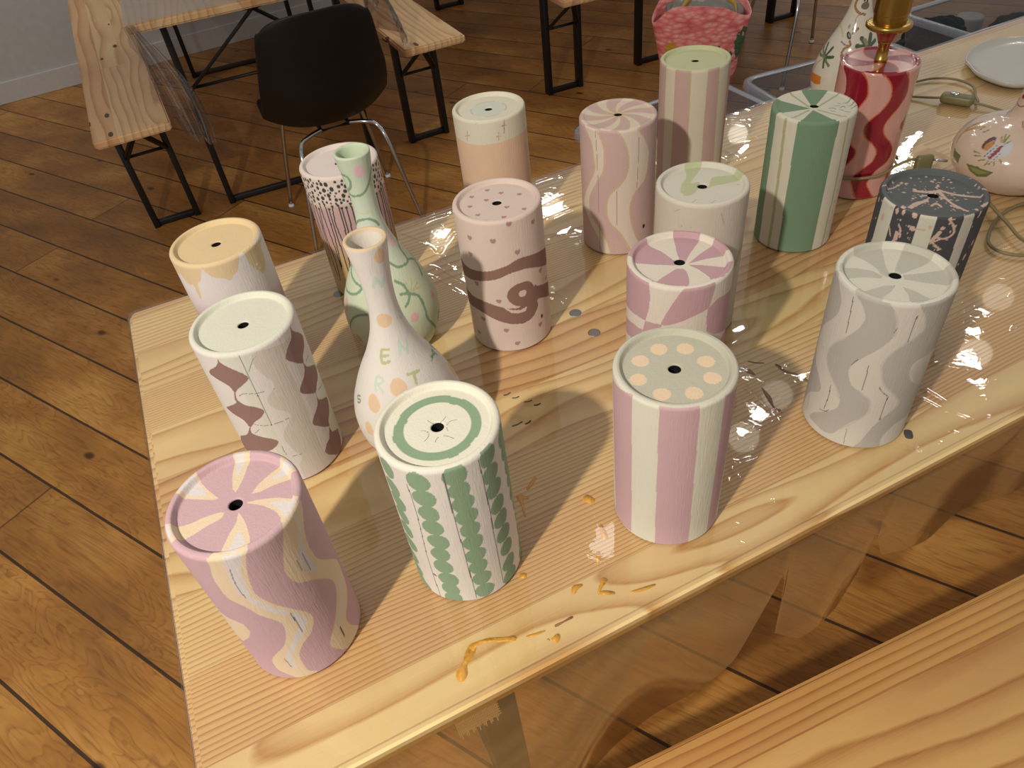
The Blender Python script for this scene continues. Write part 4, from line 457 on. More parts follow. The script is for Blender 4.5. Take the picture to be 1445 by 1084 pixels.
def cylinder_rings(R0, R1, H, dz, top_dr, recess=.0055, rim_in=.0065):
    g = []
    g += [(R0-.006, 0, 0), (R0-.0015, .0002, 0), (R0, .0018, 0)]
    n = int(H/dz); rf = .0042
    for i in range(1, n+1):
        z = .0018+(H-rf-.0018)*i/n; g.append((R0+(R1-R0)*z/H, z, 0))
    for a in (15, 30, 45): g.append((R1-rf+rf*math.cos(math.radians(a)), H-rf+rf*math.sin(math.radians(a)), 0))
    for a in (55, 65, 78, 90): g.append((R1-rf+rf*math.cos(math.radians(a)), H-rf+rf*math.sin(math.radians(a)), 1))
    ri = R1-rf-.0012
    for t in (0., .12, .3, .5, .7, .88, 1.):
        s = t*t*(3-2*t); g.append((ri-.0034*t, H-recess*s, 1))
    r = ri-.0038; m = int((r-.0062)/top_dr)
    for i in range(1, m+1): g.append((r+(.0063-r)*i/m, H-recess, 1))
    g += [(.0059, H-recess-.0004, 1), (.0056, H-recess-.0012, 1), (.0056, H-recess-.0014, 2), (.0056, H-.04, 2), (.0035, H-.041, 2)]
    return g
def vase(key, label, name='ceramic_vase', q=1, m=None, recess=.0055):
    sp = PAT[key]; x, y = sp['pos']; H, R0, R1 = .197, .0535, .054
    dz, dr, NA = (.0009, .0011, 460) if q == 1 else (.0011, .0014, 380)
    if key == 'J': sp = dict(sp, gold='CDAF84')
    o = revolve(name, cylinder_rings(R0, R1, H, dz, dr, recess), NA, sp, m or M_cer, lambda z: R0+(R1-R0)*z/H, inside='0B0A0A')  # hole walls coloured near-black for the shade inside
    o.location = (x, y, Z0); o.rotation_euler = (0, 0, math.atan2(-y, -x))
    tag(o, label, 'vase')
    return o
FL = [(0, .046), (.006, .050), (.03, .060), (.055, .0625), (.075, .0595), (.095, .0525), (.115, .0435), (.14, .0305), (.165, .0208), (.19, .0158), (.215, .0150), (.24, .0168), (.26, .0195), (.275, .0215)]
RB = [(0, .052), (.012, .070), (.034, .085), (.058, .0855), (.080, .070), (.094, .045), (.103, .027), (.125, .020), (.18, .016), (.26, .014), (.30, .018)]
def bottle(key, label, pr, name='ceramic_bottle', m=None, inner='CFC6B8', zoff=0):
    sp = PAT[key]; x, y = sp['pos']; H = pr[-1][0]
    cv = catmull([(b, a, 0) for a, b in pr], 10)
    zs = np.array([c.y for c in cv]); rr = np.array([c.x for c in cv])
    rf = lambda z: float(np.interp(z, zs, rr))
    g = [(rf(0)-.004, 0, 0)]
    n = int(H/.0012)
    for i in range(n+1):
        z = .0008+(H-.0025-.0008)*i/n; g.append((rf(z), z, 0))
    Rt = pr[-1][1]
    g += [(Rt-.0003, H-.0012, 1), (Rt-.0012, H-.0003, 1), (Rt-.0025, H, 1), (Rt-.0038, H-.0006, 1), (Rt-.0045, H-.002, 1), (Rt-.005, H-.004, 2), (Rt-.0075, H-.02, 2), (Rt-.0085, H-.045, 2), (Rt-.009, H-.08, 2), (.001, H-.081, 2)]
    o = revolve(name, g, 320, sp, m or M_cer, rf, inside=inner)
    o.location = (x, y, Z0+zoff); o.rotation_euler = (0, 0, math.atan2(-y, -x))
    if label: tag(o, label, 'bottle')
    return o

vase('A', 'mauve cylinder vase with cream and white wavy swirls, nearest the left corner of the table')
vase('B', 'off-white cylinder vase with brown diamond chains and pencil lines')
vase('C', 'cream cylinder vase with a green ring on top and columns of green blobs')
vase('D', 'pink and cream vertically striped vase with eight peach dots on its grey top')
vase('E', 'pink and cream vase with pinwheel top and warped checkerboard sides')
vase('F', 'grey and cream cylinder vase with wavy stripes and a pinwheel top')
vase('G', 'dark grey vase with cream stripes and pale pink paint splatter', q=2)
vase('H', 'green and cream striped vase with olive lines and squiggles on the pinwheel top', q=2, recess=.0012)
vase('I', 'plain beige unfinished vase with a pale green blob on its top', q=2)
vase('J', 'mauve vase with pale wavy stripes edged in gold and a swirled top', q=2, recess=.0012)
vase('K', 'pink and cream striped vase with a plain pale green top', q=2)
vase('L', 'pale pink vase with small hearts and a looping brown ribbon', q=2)
vase('M', 'peach vase with cream upper band, small crosses and ringed top', q=2)
vase('N', 'vase with cream yellow glaze drips over white fading to mauve', q=2)
vase('O', 'pink topped vase with black dots and thin black stems, behind the green bottle', q=2)
bottle('W', 'white painted bottle with orange dots and scattered letters, tan rim', FL)
bottle('V', 'pale green painted bottle with curling dark green vines and pink dots', FL, inner='B9C4A6')

# ------------------------------------------------------------------ red lamp
sp = PAT['P']; px, py = sp['pos']; fx = math.atan2(-py, -px)
lamp = empty('table_lamp', (px, py, Z0), fx); tag(lamp, 'glossy red and pink wavy lamp base with brass socket and olive cord', 'lamp')
b = revolve('lamp_body', cylinder_rings(.0535, .054, .197, .0011, .0014, .0022), 380, sp, M_gloss, lambda z: .054, inside='2A1410'); b.parent = lamp
obj('threaded_rod', lathe([(.009, .192), (.009, .199), (.008, .2), (.008, .218), (.0092, .220), (.0092, .224)], 24), M_brass, lamp)
obj('socket_cone', lathe([(.0100, .2225), (.0112, .226), (.013, .231), (.0175, .237), (.0195, .240)], 40), M_copper, lamp)
obj('flange_ring', lathe([(.012, .239), (.028, .2405), (.0305, .243), (.0305, .2465), (.029, .248), (.0215, .2485)], 48), M_brass, lamp)
thr = [(.0215, .247), (.0222, .249), (.0222, .259)]
for i in range(12): thr += [(.0222, .260+i*.0028), (.0234, .2614+i*.0028)]
thr += [(.0222, .2945), (.021, .2955), (.0195, .2955), (.019, .274)]
obj('socket_sleeve', lathe(thr, 48), M_brass, lamp)
obj('socket_insert', lathe([(.0185, .274), (.0185, .2935), (.012, .2935), (.011, .284)], 32), M_black, lamp)
def loc(p, o=lamp):   # world point -> local of the lamp's frame
    return Matrix.Rotation(-o.rotation_euler[2], 4, 'Z') @ (Vector(p)-Vector(o.location))
# cord looped round the lamp foot, ending in the plug
cp = []
for k in range(15):
    a = math.radians(-95+k*(165/14)); h = .028+.018*k/14
    cp.append((.0585*math.cos(a), .0585*math.sin(a), h))
cp = [(-.03, -.068, .006), (-.012, -.062, .018)] + cp[1:] + [(.012, .074, .055), (.004, .083, .052)]
obj('cord', tube(catmull(cp, 5), .0023, 8), M_cord, lamp)
pl = obj('plug', box((0, 0, 0), (.011, .026, .030), .004, Matrix.Rotation(.5, 3, 'Z')), M_switch, lamp, tf=Matrix.Translation((.004, .094, .046)))
for dz_ in (-.009, .009):
    obj('pin', tube([(0, .012, dz_), (-.006, .031, dz_-.003)], .0019, 8), M_chrome, pl)
wp = [(.690, 1.09, .005), (.72, 1.22, .005), (.80, 1.335, .006), (.875, 1.372, .006), (.925, 1.362, .006), (.944, 1.32, .006), (.925, 1.275, .006), (.914, 1.248, .008), (.902, 1.246, .010)]
obj('cord', tube(catmull([loc((a, b_, TZ+c)) for a, b_, c in wp], 8), .0023, 8), M_cord, lamp)
wp = [(.862, 1.280, .010), (.848, 1.290, .008), (.82, 1.312, .005), (.785, 1.32, .006), (.74, 1.27, .006), (.70, 1.17, .006)]
obj('cord', tube(catmull([loc((a, b_, TZ+c)) for a, b_, c in wp], 8), .0023, 8), M_cord, lamp)
wp = [(.902, 1.243, .010), (.918, 1.228, .008), (.938, 1.20, .006), (.962, 1.16, .006), (.99, 1.12, .006)]
obj('cord', tube(catmull([loc((a, b_, TZ+c)) for a, b_, c in wp], 8), .0023, 8), M_cord, lamp)
sw_c = loc((.882, 1.262, TZ+.0115)); d = loc((.901, 1.244, TZ+.0115))-loc((.862, 1.281, TZ+.0115))
sw = obj('cord_switch', box((0, 0, 0), (.056, .022, .018), .007, None, 4), M_switch, lamp, tf=Matrix.Translation(sw_c) @ Matrix.Rotation(math.atan2(d.y, d.x), 4, 'Z'))
obj('rocker', box((-.006, 0, .0095), (.015, .010, .004), .0015), M_chrome, sw)

# ------------------------------------------------------------------ decorated glossy lamp bottles
o = bottle('Q', None, FL, name='decorated_bottle', m=M_gloss); tag(o, 'glossy cream bottle painted with palm trees and small curling figures, behind the red lamp', 'bottle')
sp = PAT['R']; rx, ry = sp['pos']
rl = empty('bottle_lamp', (rx, ry, Z0), math.atan2(-ry, -rx)); tag(rl, 'round glossy pinkish bottle lamp painted with fruit and leaves', 'lamp')
b = bottle('R', None, RB, name='lamp_body', m=M_gloss); b.parent = rl; b.location = (0, 0, 0); b.rotation_euler = (0, 0, 0)
def cordR(pts): return tube(catmull([loc((a, b_, TZ+c), rl) for a, b_, c in pts], 8), .0024, 8)
obj('cord', cordR([(.855, .935, .006), (.83, .92, .006), (.775, .905, .006), (.735, .88, .006), (.70, .84, .006), (.692, .815, .006), (.705, .795, .006), (.74, .785, .006), (.80, .79, .006), (.86, .80, .006), (.90, .86, .006)]), M_cord, rl)
obj('cord', cordR([(.745, .925, .011), (.742, .9, .011), (.738, .86, .011), (.735, .82, .010), (.75, .79, .011), (.80, .76, .006)]), M_cord, rl)

# ------------------------------------------------------------------ beer-garden table and benches
def tabletop_mesh(w, l, th, rad, edge):
    """local X length from 0..l, local Y 0..w, top at z=0"""
    bm = bmesh.new(); pts = []
    for cx, cy, a0 in ((rad, rad, 180), (l-rad, rad, 270), (l-rad, w-rad, 0), (rad, w-rad, 90)):
        for k in range(7):
            a = math.radians(a0+k*15); pts.append((cx+rad*math.cos(a), cy+rad*math.sin(a)))
    vs = [bm.verts.new((x, y, -th)) for x, y in pts]; f = bm.faces.new(vs)
    r = bmesh.ops.extrude_face_region(bm, geom=[f]); up = [v for v in r['geom'] if isinstance(v, bmesh.types.BMVert)]
    bmesh.ops.translate(bm, vec=(0, 0, th), verts=up)
    es = [e for e in bm.edges if abs(e.verts[0].co.z-e.verts[1].co.z) < 1e-6]
    bmesh.ops.bevel(bm, geom=es, offset=edge, segments=3, affect='EDGES')
    return bm
def folding(kind, label, cat, origin, ang, w, l, h, mtop, inset=.30, th=.027, group=None, far_legs=True, legw=.045, legspan=None):
    o = empty(kind, (origin[0], origin[1], 0), ang); tag(o, label, cat, group)
    t = obj('tabletop' if cat == 'table' else 'seat', tabletop_mesh(w, l, th, .014, .006), mtop, o, smooth=False, tf=Matrix.Translation((0, 0, h)))
    sp_ = legspan or (w*.82); y0, y1 = (w-sp_)/2+legw/2, (w+sp_)/2-legw/2; zt = h-th
    for x, sgn in ((inset, 1), (l-inset, -1)):
        if sgn < 0 and not far_legs: continue
        for y in (y0, y1): obj('leg', bar((x, y, 0), (x, y, zt), legw, .022, .002, Vector((0, 1, 0))), M_black, o)
        obj('foot_bar', bar((x, y0, .011), (x, y1, .011), .022, .022), M_black, o)
        obj('crossbar', tube([(x, y0, h*.60), (x, y1, h*.60)], .006, 8), M_black, o)
        bm = bmesh.new(); ym = (y0+y1)/2; xe = x+sgn*min(.26, l*.2)
        ap = (x-sgn*.13, ym, zt-.035)
        bar_bm(bm, (x, y0, h*.58), ap, .024, .012); bar_bm(bm, (x, y1, h*.58), ap, .024, .012)
        bar_bm(bm, (x+sgn*.02, y0, zt-.012), ap, .022, .010); bar_bm(bm, (x+sgn*.02, y1, zt-.012), ap, .022, .010)
        obj('brace', bm, M_black, o)
        obj('batten', box((x, w/2, zt-.009), (.05, w*.9, .018), .002), M_black, o)
    return o, t
og = TF(S0, V0)
table, ttop = folding('folding_table', 'pine folding table crowded with painted vases under clear plastic', 'table', og, ANG, V1-V0, 2.2, TZ, M_table, inset=.27)

# bolt heads let into the tabletop and dried paint on it (parts of the table)
def tl(x, y, z=TZ):   # world -> table local
    p = Vector((x, y, 0)); return Vector((p.dot(T)-S0, p.dot(NV)-V0, z))
for (x, y) in ((.101, .805), (.119, .757), (-0.242, 0.930)):
    obj('bolt', lathe([(.0085, -.002), (.0085, .0002), (.006, .0007), (.002, .0009)], 24), M_bolt, table, tf=Matrix.Translation(tl(x, y)))
def blob_poly(bm, pts, z, th=.0004):
    th = th+random.uniform(-.00015, .0002)
    P = catmull([(a, b, 0) for a, b in pts], 4, True)
    top = [bm.verts.new((p.x, p.y, z+th)) for p in P]; bot = [bm.verts.new((p.x, p.y, z-.0002)) for p in P]
    bm.faces.new(top); n = len(P)
    for i in range(n): bm.faces.new((bot[i], bot[(i+1) % n], top[(i+1) % n], top[i]))
def stroke(bm, path, w, z):
    pts = [tl(a, b) for a, b in path]; L_, R_ = [], []
    ws = w if isinstance(w, (list, tuple)) else [w]*len(pts)
    for i, p in enumerate(pts):
        t = (pts[min(i+1, len(pts)-1)]-pts[max(i-1, 0)]).normalized(); n = Vector((-t.y, t.x, 0)); j = 1+random.uniform(-.3, .3)
        L_.append((p+n*ws[i]*.5*j)[:2]); R_.append((p-n*ws[i]*.5*j)[:2])
    blob_poly(bm, L_+R_[::-1], z)
M_darkmark = simple("dark_scuff", "3A2E26", .7)
for mm_, st_ in (
 (M_stain, [([(-0.0293, 0.3365), (-0.0431, 0.3378), (-0.0551, 0.3382), (-0.0658, 0.3362), (-0.0707, 0.332)], [0.003, 0.0045, 0.004, 0.006, 0.008]), ([(-0.0686, 0.3352), (-0.073, 0.3262), (-0.0773, 0.3186), (-0.0803, 0.3103), (-0.0819, 0.3033)], [0.008, 0.009, 0.007, 0.011, 0.008]), ([(-0.0184, 0.3365), (-0.0104, 0.3377), (-0.0014, 0.3397)], 0.002), ([(0.0061, 0.3284), (0.0088, 0.3312), (0.011, 0.3345)], [0.006, 0.005, 0.003]), ([(0.0005, 0.33), (0.0013, 0.3313)], 0.002), ([(0.0548, 0.3696), (0.0578, 0.3763), (0.064, 0.3851)], [0.002, 0.004, 0.008]), ([(0.0568, 0.371), (0.0638, 0.3697), (0.0699, 0.3683)], [0.003, 0.006, 0.003]), ([(0.0851, 0.3674), (0.0961, 0.3683), (0.1094, 0.3714)], [0.001, 0.004, 0.003]), ([(-0.018, 0.4007), (-0.0123, 0.4008)], 0.004), ([(0.0602, 0.4044), (0.0619, 0.4107), (0.0629, 0.4167)], 0.004), ([(0.0311, 0.3743), (0.0338, 0.38), (0.0406, 0.3821)], [0.003, 0.006, 0.003]), ([(-0.0472, 0.3375), (-0.0367, 0.3369), (-0.0289, 0.3367)], 0.004), ([(-0.0086, 0.5005), (-0.0068, 0.4886), (-0.0053, 0.4732)], [0.006, 0.004, 0.002]), ([(-0.0088, 0.4986), (0.0002, 0.4961)], 0.004), ([(0.0016, 0.5086), (0.0111, 0.5221)], 0.003), ([(0.0609, 0.4866), (0.0688, 0.4794)], 0.007), ([(0.0714, 0.4475), (0.0728, 0.4313)], [0.003, 0.006]), ([(-0.018, 0.4014), (-0.0123, 0.4013)], 0.004)]),
 (M_rust, [([(0.0096, 0.3432), (0.018, 0.3465), (0.026, 0.3497)], 0.0022), ([(0.2856, 0.6498), (0.2914, 0.6439), (0.2964, 0.636)], [0.003, 0.006, 0.002]), ([(0.3269, 0.6482), (0.3331, 0.6354), (0.3449, 0.6261), (0.3522, 0.6135)], [0.002, 0.006, 0.004, 0.005]), ([(0.2971, 0.6113), (0.2992, 0.5958), (0.2992, 0.579), (0.3039, 0.5719)], [0.002, 0.005, 0.003, 0.005])]),
 (M_darkmark, [([(0.297, 0.661), (0.3049, 0.6565), (0.3135, 0.6543)], [0.001, 0.002, 0.001]), ([(0.4269, 0.5168), (0.4236, 0.5062)], 0.006), ([(0.3273, 0.6491), (0.3314, 0.6435)], 0.002), ([(-0.0121, 0.6607), (-0.008, 0.661), (-0.0037, 0.6637)], 0.0016), ([(-0.0019, 0.6536), (0.0021, 0.653), (0.0063, 0.6547)], 0.0016), ([(0.012, 0.6443), (0.0166, 0.6436), (0.0215, 0.6451)], 0.0016), ([(0.0232, 0.636), (0.0271, 0.6356), (0.0313, 0.6374)], 0.0016), ([(-0.0064, 0.606), (-0.0004, 0.6073), (0.0058, 0.6108)], 0.0016), ([(0.0093, 0.6066), (0.0127, 0.6076), (0.0163, 0.6107)], 0.0016)]),
):
    for pts_, w_ in st_:
        bm = bmesh.new(); stroke(bm, pts_, w_, TZ); obj("paint_mark", bm, mm_, table)


# near bench, seen along its top at the lower right
a0, a1 = Vector((.068, .31, 0)), Vector((.648, .484, 0)); bd = (a1-a0).normalized(); ba = math.atan2(bd.y, bd.x)
bo = a0-bd*.55-Vector((-bd.y, bd.x, 0))*.26
folding('folding_bench', 'warm pine bench along the near side of the crowded table', 'bench', bo, ba, .26, 2.2, .48, M_bench, inset=.3)

# far tables and benches
FA = math.radians(111.6)
def far_item(kind, label, cat, c_left, ang, w, h, inset, mt, l=2.2, **k):
    # c_left: left corner of the near end; local X runs away from the camera, local Y to the left, so shift by w
    d = Vector((math.cos(ang), math.sin(ang), 0)); side = Vector((-d.y, d.x, 0))
    o = Vector((c_left[0], c_left[1], 0))-side*w
    return folding(kind, label, cat, o, ang, w, l, h, mt, inset=inset, **k)
M_farm = M_bench2
far_item('folding_bench', 'knotty pine bench against the white wall at the left', 'bench', (-1.24, 2.386), FA, .25, .48, .32, M_bench2)
T2o, T2t = far_item('folding_table', 'pine table wrapped in clear plastic between two benches', 'table', (-1.04, 2.525), math.radians(108), .80, .77, .28, M_bench2)
far_item('folding_bench', 'light pine bench to the right of the black chair', 'bench', (-.228, 2.854), math.radians(110.5), .25, .48, .30, M_bench2)
far_item('folding_bench', 'far bench, only its black legs showing behind the peach vase', 'bench', (.412, 3.175), math.radians(108.2), .25, .48, .29, M_bench2)
far_item('folding_table', 'far table whose black leg stands left of the pink shopping bag', 'table', (.84, 3.36), math.radians(108.5), .80, .77, .30, M_bench2)
far_item('folding_bench', 'far bench with black legs right of the pink shopping bag', 'bench', (1.66, 3.70), math.radians(108.5), .25, .48, .30, M_bench2)

# ------------------------------------------------------------------ shell chairs
def chair(label, cx, cy, ang):
    o = empty('shell_chair', (cx, cy, 0), ang); tag(o, label, 'chair')
    dzs = -.045
    prof = catmull([(-.255, .835, 0), (-.245, .76, 0), (-.222, .66, 0), (-.20, .57, 0), (-.165, .49, 0), (-.10, .445, 0), (0, .435, 0), (.10, .442, 0), (.17, .452, 0), (.215, .44, 0)], 5)
    nu = 25; bm = bmesh.new(); rows = []; n = len(prof)
    for i, p in enumerate(prof):
        t = i/(n-1)
        hw = np.interp(t, [0, .04, .1, .3, .55, .8, .95, 1], [.150, .178, .195, .225, .235, .225, .205, .18])
        curl_f = np.interp(t, [0, .25, .45, .6, 1], [.035, .06, .07, .03, .0])      # sides reach forward along the back
        curl_u = np.interp(t, [0, .3, .5, .7, 1], [0, .02, .065, .05, .02])          # sides rise along the seat
        row = []
        for j in range(nu):
            u = -1+2*j/(nu-1); a = abs(u)**2.6
            tip = (.02*abs(u)**4 if t < .06 else 0)
            row.append(bm.verts.new((p.x+curl_f*a, u*hw*.94, p.y+curl_u*a-tip+dzs)))
        rows.append(row)
    for A, B in zip(rows[:-1], rows[1:]):
        for k in range(nu-1): bm.faces.new((A[k], A[k+1], B[k+1], B[k]))
    s = obj('seat_shell', bm, M_shell, o); md = s.modifiers.new('thickness', 'SOLIDIFY'); md.thickness = .006; md.offset = 0
    md = s.modifiers.new('smooth', 'SUBSURF'); md.levels = 1; md.render_levels = 1
    for sx, sy in ((1, 1), (1, -1), (-1, 1), (-1, -1)):
        fx_, fy_ = (.20 if sx > 0 else -.23), .205*sy
        pts = catmull([(sx*.10, sy*.05, .385), (sx*.125, sy*.10, .382), (sx*.14, sy*.135, .365), (fx_*.78, sy*.155, .30), (fx_, fy_, .008)], 6)
        lg = obj('leg', tube(pts, .0075, 10), M_chrome, o)
        obj('foot_glide', lathe([(.011, 0), (.012, .004), (.009, .012)], 16), M_white, lg, tf=Matrix.Translation((fx_, fy_, 0)))
    obj('mounting_frame', tube([(-.10, -.05, .382), (-.10, .05, .382), (.10, .05, .382), (.10, -.05, .382)], .007, 8, True), M_black, o)
    return o
chair('black plastic shell chair with chrome legs, its back to the vases', -.515, 2.59, math.radians(110))
chair('second shell chair, only its chrome legs showing above the clear tubs', 1.53, 3.42, math.radians(100))

# ------------------------------------------------------------------ storage tubs
def rrect(w, d, r, n=5):
    P = []
    for cx, cy, a0 in ((w-r, d-r, 0), (r, d-r, 90), (r, r, 180), (w-r, r, 270)):
        for k in range(n+1):
            a = math.radians(a0+90*k/n); P.append((cx+r*math.cos(a)-w/2, cy+r*math.sin(a)-d/2))
    return P
def tub(label, corner, ang, w, d, h):
    """corner: far-left rim corner"""
    dx = Vector((math.cos(ang), math.sin(ang), 0)); dy = Vector((-dx.y, dx.x, 0)); c = Vector((corner[0], corner[1], 0))+dx*w/2-dy*d/2
    o = empty('storage_tub', (c.x, c.y, 0), ang); tag(o, label, 'storage box')
    bm = bmesh.new(); lv = []
    for z, k, r in ((.0, .86, .05), (.012, .88, .06), (h-.03, .965, .05), (h, .975, .05)):
        lv.append([bm.verts.new((x, y, z)) for x, y in rrect(w*k, d*(k if k > .95 else k-.02), r)])
    bm.faces.new(lv[0][::-1])
    for A, B in zip(lv[:-1], lv[1:]):
        for i in range(len(A)): bm.faces.new((A[i], A[(i+1) % len(A)], B[(i+1) % len(A)], B[i]))
    obj('tub_wall', bm, M_tub, o)
    bm = bmesh.new(); rings = []
    for k, z in ((-.014, h-.002), (0.0, h+.003), (.012, h), (.014, h-.022)):
        rings.append([bm.verts.new((x, y, z)) for x, y in rrect(w*.975+2*k, d*.975+2*k, .05+k)])
    for A, B in zip(rings[:-1], rings[1:]):
        for i in range(len(A)): bm.faces.new((A[i], A[(i+1) % len(A)], B[(i+1) % len(A)], B[i]))
    obj('rim', bm, M_tubrim, o)
    return o
tub('clear plastic tub whose milky rim shows beside the mauve wavy vase', (.30, 2.30), math.radians(22), .60, .42, .35)
tub('open clear grey plastic tub behind the green striped vase', (.925, 2.50), math.radians(15), .62, .42, .35)
t3 = tub('large clear tub holding a pale vase and dark cloth, beyond the white dish', (1.60, 2.78), math.radians(20), .95, .50, .40)
# what stands in the third tub
vz = obj('ceramic_vase', lathe([(.05, 0), (.054, .01), (.0535, .18), (.05, .19), (.045, .188), (.005, .188)], 40), simple('pale_bisque', 'B9B0A4', .8)); vz.location = (2.131, 3.132, .03)
tag(vz, 'unpainted pale vase standing inside the large clear tub', 'vase')
def cloth(name, loc_, size, seed, m, label):
    bm = bmesh.new(); bmesh.ops.create_icosphere(bm, subdivisions=5, radius=1)
    r = random.Random(seed); ph_ = [(r.uniform(3, 9), r.uniform(3, 9), r.uniform(3, 9), r.uniform(0, 6)) for _ in range(7)]
    for v in bm.verts:
        p = v.co.copy(); f = sum(math.sin(a*p.x+b*p.y+c*p.z+d) for a, b, c, d in ph_)/7
        k = 1+.28*f+.07*math.sin(19*p.x+13*p.y)*math.cos(17*p.z); v.co = Vector((p.x*size[0]*k, p.y*size[1]*k, max(-.6, p.z)*size[2]*k))
    o = obj(name, bm, m); o.location = loc_; tag(o, label, 'cloth'); return o
cloth('folded_cloth', (1.80, 2.82, .19), (.15, .10, .16), 3, simple('dark_teal_cloth', '26302F', .9, 0, .8, 120), 'crumpled dark green cloth stuffed in the large clear tub')
cloth('folded_cloth', (2.24, 2.90, .16), (.18, .12, .13), 8, simple('grey_cloth', '4A4B4C', .9, 0, .8, 120), 'crumpled dark grey cloth at the right of the large clear tub')

# ------------------------------------------------------------------ pink shopping bag
def bag():
    o = empty('shopping_bag', (.955, 3.085, 0), math.radians(-12)); tag(o, 'pink shopping bag with green leaf print and yellow handles on the floor', 'bag')
    m, N, L, P = mat('pink_woven_bag')
    tc = N.new('ShaderNodeTexCoord'); spx = N.new('ShaderNodeSeparateXYZ'); L.new(tc.outputs['Object'], spx.inputs[0]); x, y, z = spx.outputs
    w = N.new('ShaderNodeTexVoronoi'); L.new(comb(N, L, M_(N, L, 'MULTIPLY', x, 36), 0., M_(N, L, 'MULTIPLY', z, 70)), w.inputs['Vector']); w.inputs['Scale'].default_value = 1
    c = ramp(N, L, w.outputs['Distance'], [(0, 'FFC6B8'), (.5, 'F58E8A'), (1, 'D8606A')])
    # leaf print and a flat yellow patch, softly ragged
    nz = noise(N, L, tc.outputs['Object'], 30, 2)
    def patch(cx, cz, rx_, rz_, hexs, rag):
        nonlocal c
        dd = M_(N, L, 'ADD', M_(N, L, 'POWER', M_(N, L, 'DIVIDE', M_(N, L, 'SUBTRACT', x, cx), rx_), 2.), M_(N, L, 'POWER', M_(N, L, 'DIVIDE', M_(N, L, 'SUBTRACT', z, cz), rz_), 2.))
        f = M_(N, L, 'LESS_THAN', M_(N, L, 'ADD', dd, M_(N, L, 'MULTIPLY', M_(N, L, 'SUBTRACT', nz, .5), rag)), 1.)
        c = mixc(N, L, f, c, hexs)
    patch(.05, .235, .065, .045, '4A6A48', 5.); patch(.165, .28, .03, .06, '4A6A48', 4.)
    patch(-.115, .20, .035, .12, 'C99A34', 1.6); patch(-.125, .10, .028, .045, 'B02A44', 2.); patch(.15, .12, .03, .06, 'B06A4C', 3.)
    L.new(c, P.inputs['Base Color']); P.inputs['Roughness'].default_value = .55
    b = N.new('ShaderNodeBump'); b.inputs['Strength'].default_value = .8; b.inputs['Distance'].default_value = .004; L.new(w.outputs['Distance'], b.inputs['Height']); L.new(b.outputs['Normal'], P.inputs['Normal'])
    bm = bmesh.new(); lv = []; H = .42
    for i in range(15):
        t = i/14; w_ = .125+.065*t; d_ = .075+.03*t
        ring = []
        for k in range(40):
            a = TAU*k/40; ca, sa = math.cos(a), math.sin(a)
            e = .55; xx = math.copysign(abs(ca)**e, ca)*w_; yy = math.copysign(abs(sa)**e, sa)*d_
            s = 1+.03*math.sin(5*a+4*t)*t
            ring.append(bm.verts.new((xx*s, yy*s, H*t+.018*math.sin(3*a+1)*t**4-.02*math.cos(2*a)*t**3)))
        lv.append(ring)
    bm.faces.new(lv[0][::-1])
    for A, B in zip(lv[:-1], lv[1:]):
        for k in range(40): bm.faces.new((A[k], A[(k+1) % 40], B[(k+1) % 40], B[k]))
    s = obj('bag_body', bm, m, o); md = s.modifiers.new('t', 'SOLIDIFY'); md.thickness = .003
    my = simple('yellow_strap', 'C9A23E', .6, 0, .4, 200)
    for yy, k in ((-.085, 1), (.085, -1)):
        bm = bmesh.new(); P_ = catmull([(-.09, yy, .36), (-.08, yy*.9, .44), (-.02, yy*.3, .475), (.06, yy*.2-.02*k, .47), (.12, yy*.8, .44), (.13, yy, .37)], 6)
        prev = None
        for p in P_:
            a_, b_ = bm.verts.new(p+Vector((0, 0, .011))), bm.verts.new(p-Vector((0, .006, .011)))
            if prev: bm.faces.new((prev[0], a_, b_, prev[1]))
            prev = (a_, b_)
        h = obj('handle', bm, my, o); md = h.modifiers.new('t', 'SOLIDIFY'); md.thickness = .003
    mg = simple('grey_plastic_wrap', '8C8880', .3, 0, 1., 60)
    bm = bmesh.new(); bmesh.ops.create_icosphere(bm, subdivisions=4, radius=1)
    for v in bm.verts:
        p = v.co; k = 1+.1*math.sin(9*p.x+5*p.y)+.07*math.sin(13*p.y-7*p.z); v.co = Vector((p.x*.15*k, p.y*.085*k, p.z*.07*k+.385))
    g = obj('wrapped_goods', bm, mg); g.location = (.955, 3.085, 0); g.rotation_euler = (0, 0, math.radians(-12)); tag(g, 'grey crinkled plastic wrapping poking out of the pink bag', 'wrapping')
bag()

# ------------------------------------------------------------------ organic dish at the back right
def dish():
    px_ = [(.985, 1.425), (.972, 1.385), (.966, 1.352), (.972, 1.318), (.985, 1.292), (1.008, 1.279), (1.035, 1.283), (1.075, 1.305), (1.13, 1.335), (1.175, 1.375), (1.195, 1.425), (1.185, 1.47), (1.14, 1.497), (1.085, 1.498), (1.03, 1.475)]
    c = Vector((1.075, 1.39, 0)); out = catmull([(a, b, 0) for a, b in px_], 6, True)
    bm = bmesh.new(); rings = []
    for k, z in ((.80, .0), (.93, .0015), (.985, .007), (1.0, .0125), (.985, .0135), (.955, .010), (.90, .0058), (.7, .0045), (.35, .0042)):
        rings.append([bm.verts.new((p-c)*k+Vector((0, 0, z+(.0015*math.sin(p.x*60) if .9 < k else 0)+(.0015 if .9 < k else 0)))) for p in out])
    bm.faces.new(rings[0][::-1]); n = len(out)
    for A, B in zip(rings[:-1], rings[1:]):
        for i in range(n): bm.faces.new((A[i], A[(i+1) % n], B[(i+1) % n], B[i]))
    bm.faces.new(rings[-1])
    o = obj('serving_dish', bm, M_glaze); o.location = (c.x, c.y, Z0); tag(o, 'irregular grey-white glazed dish at the back right of the table', 'dish')
dish()

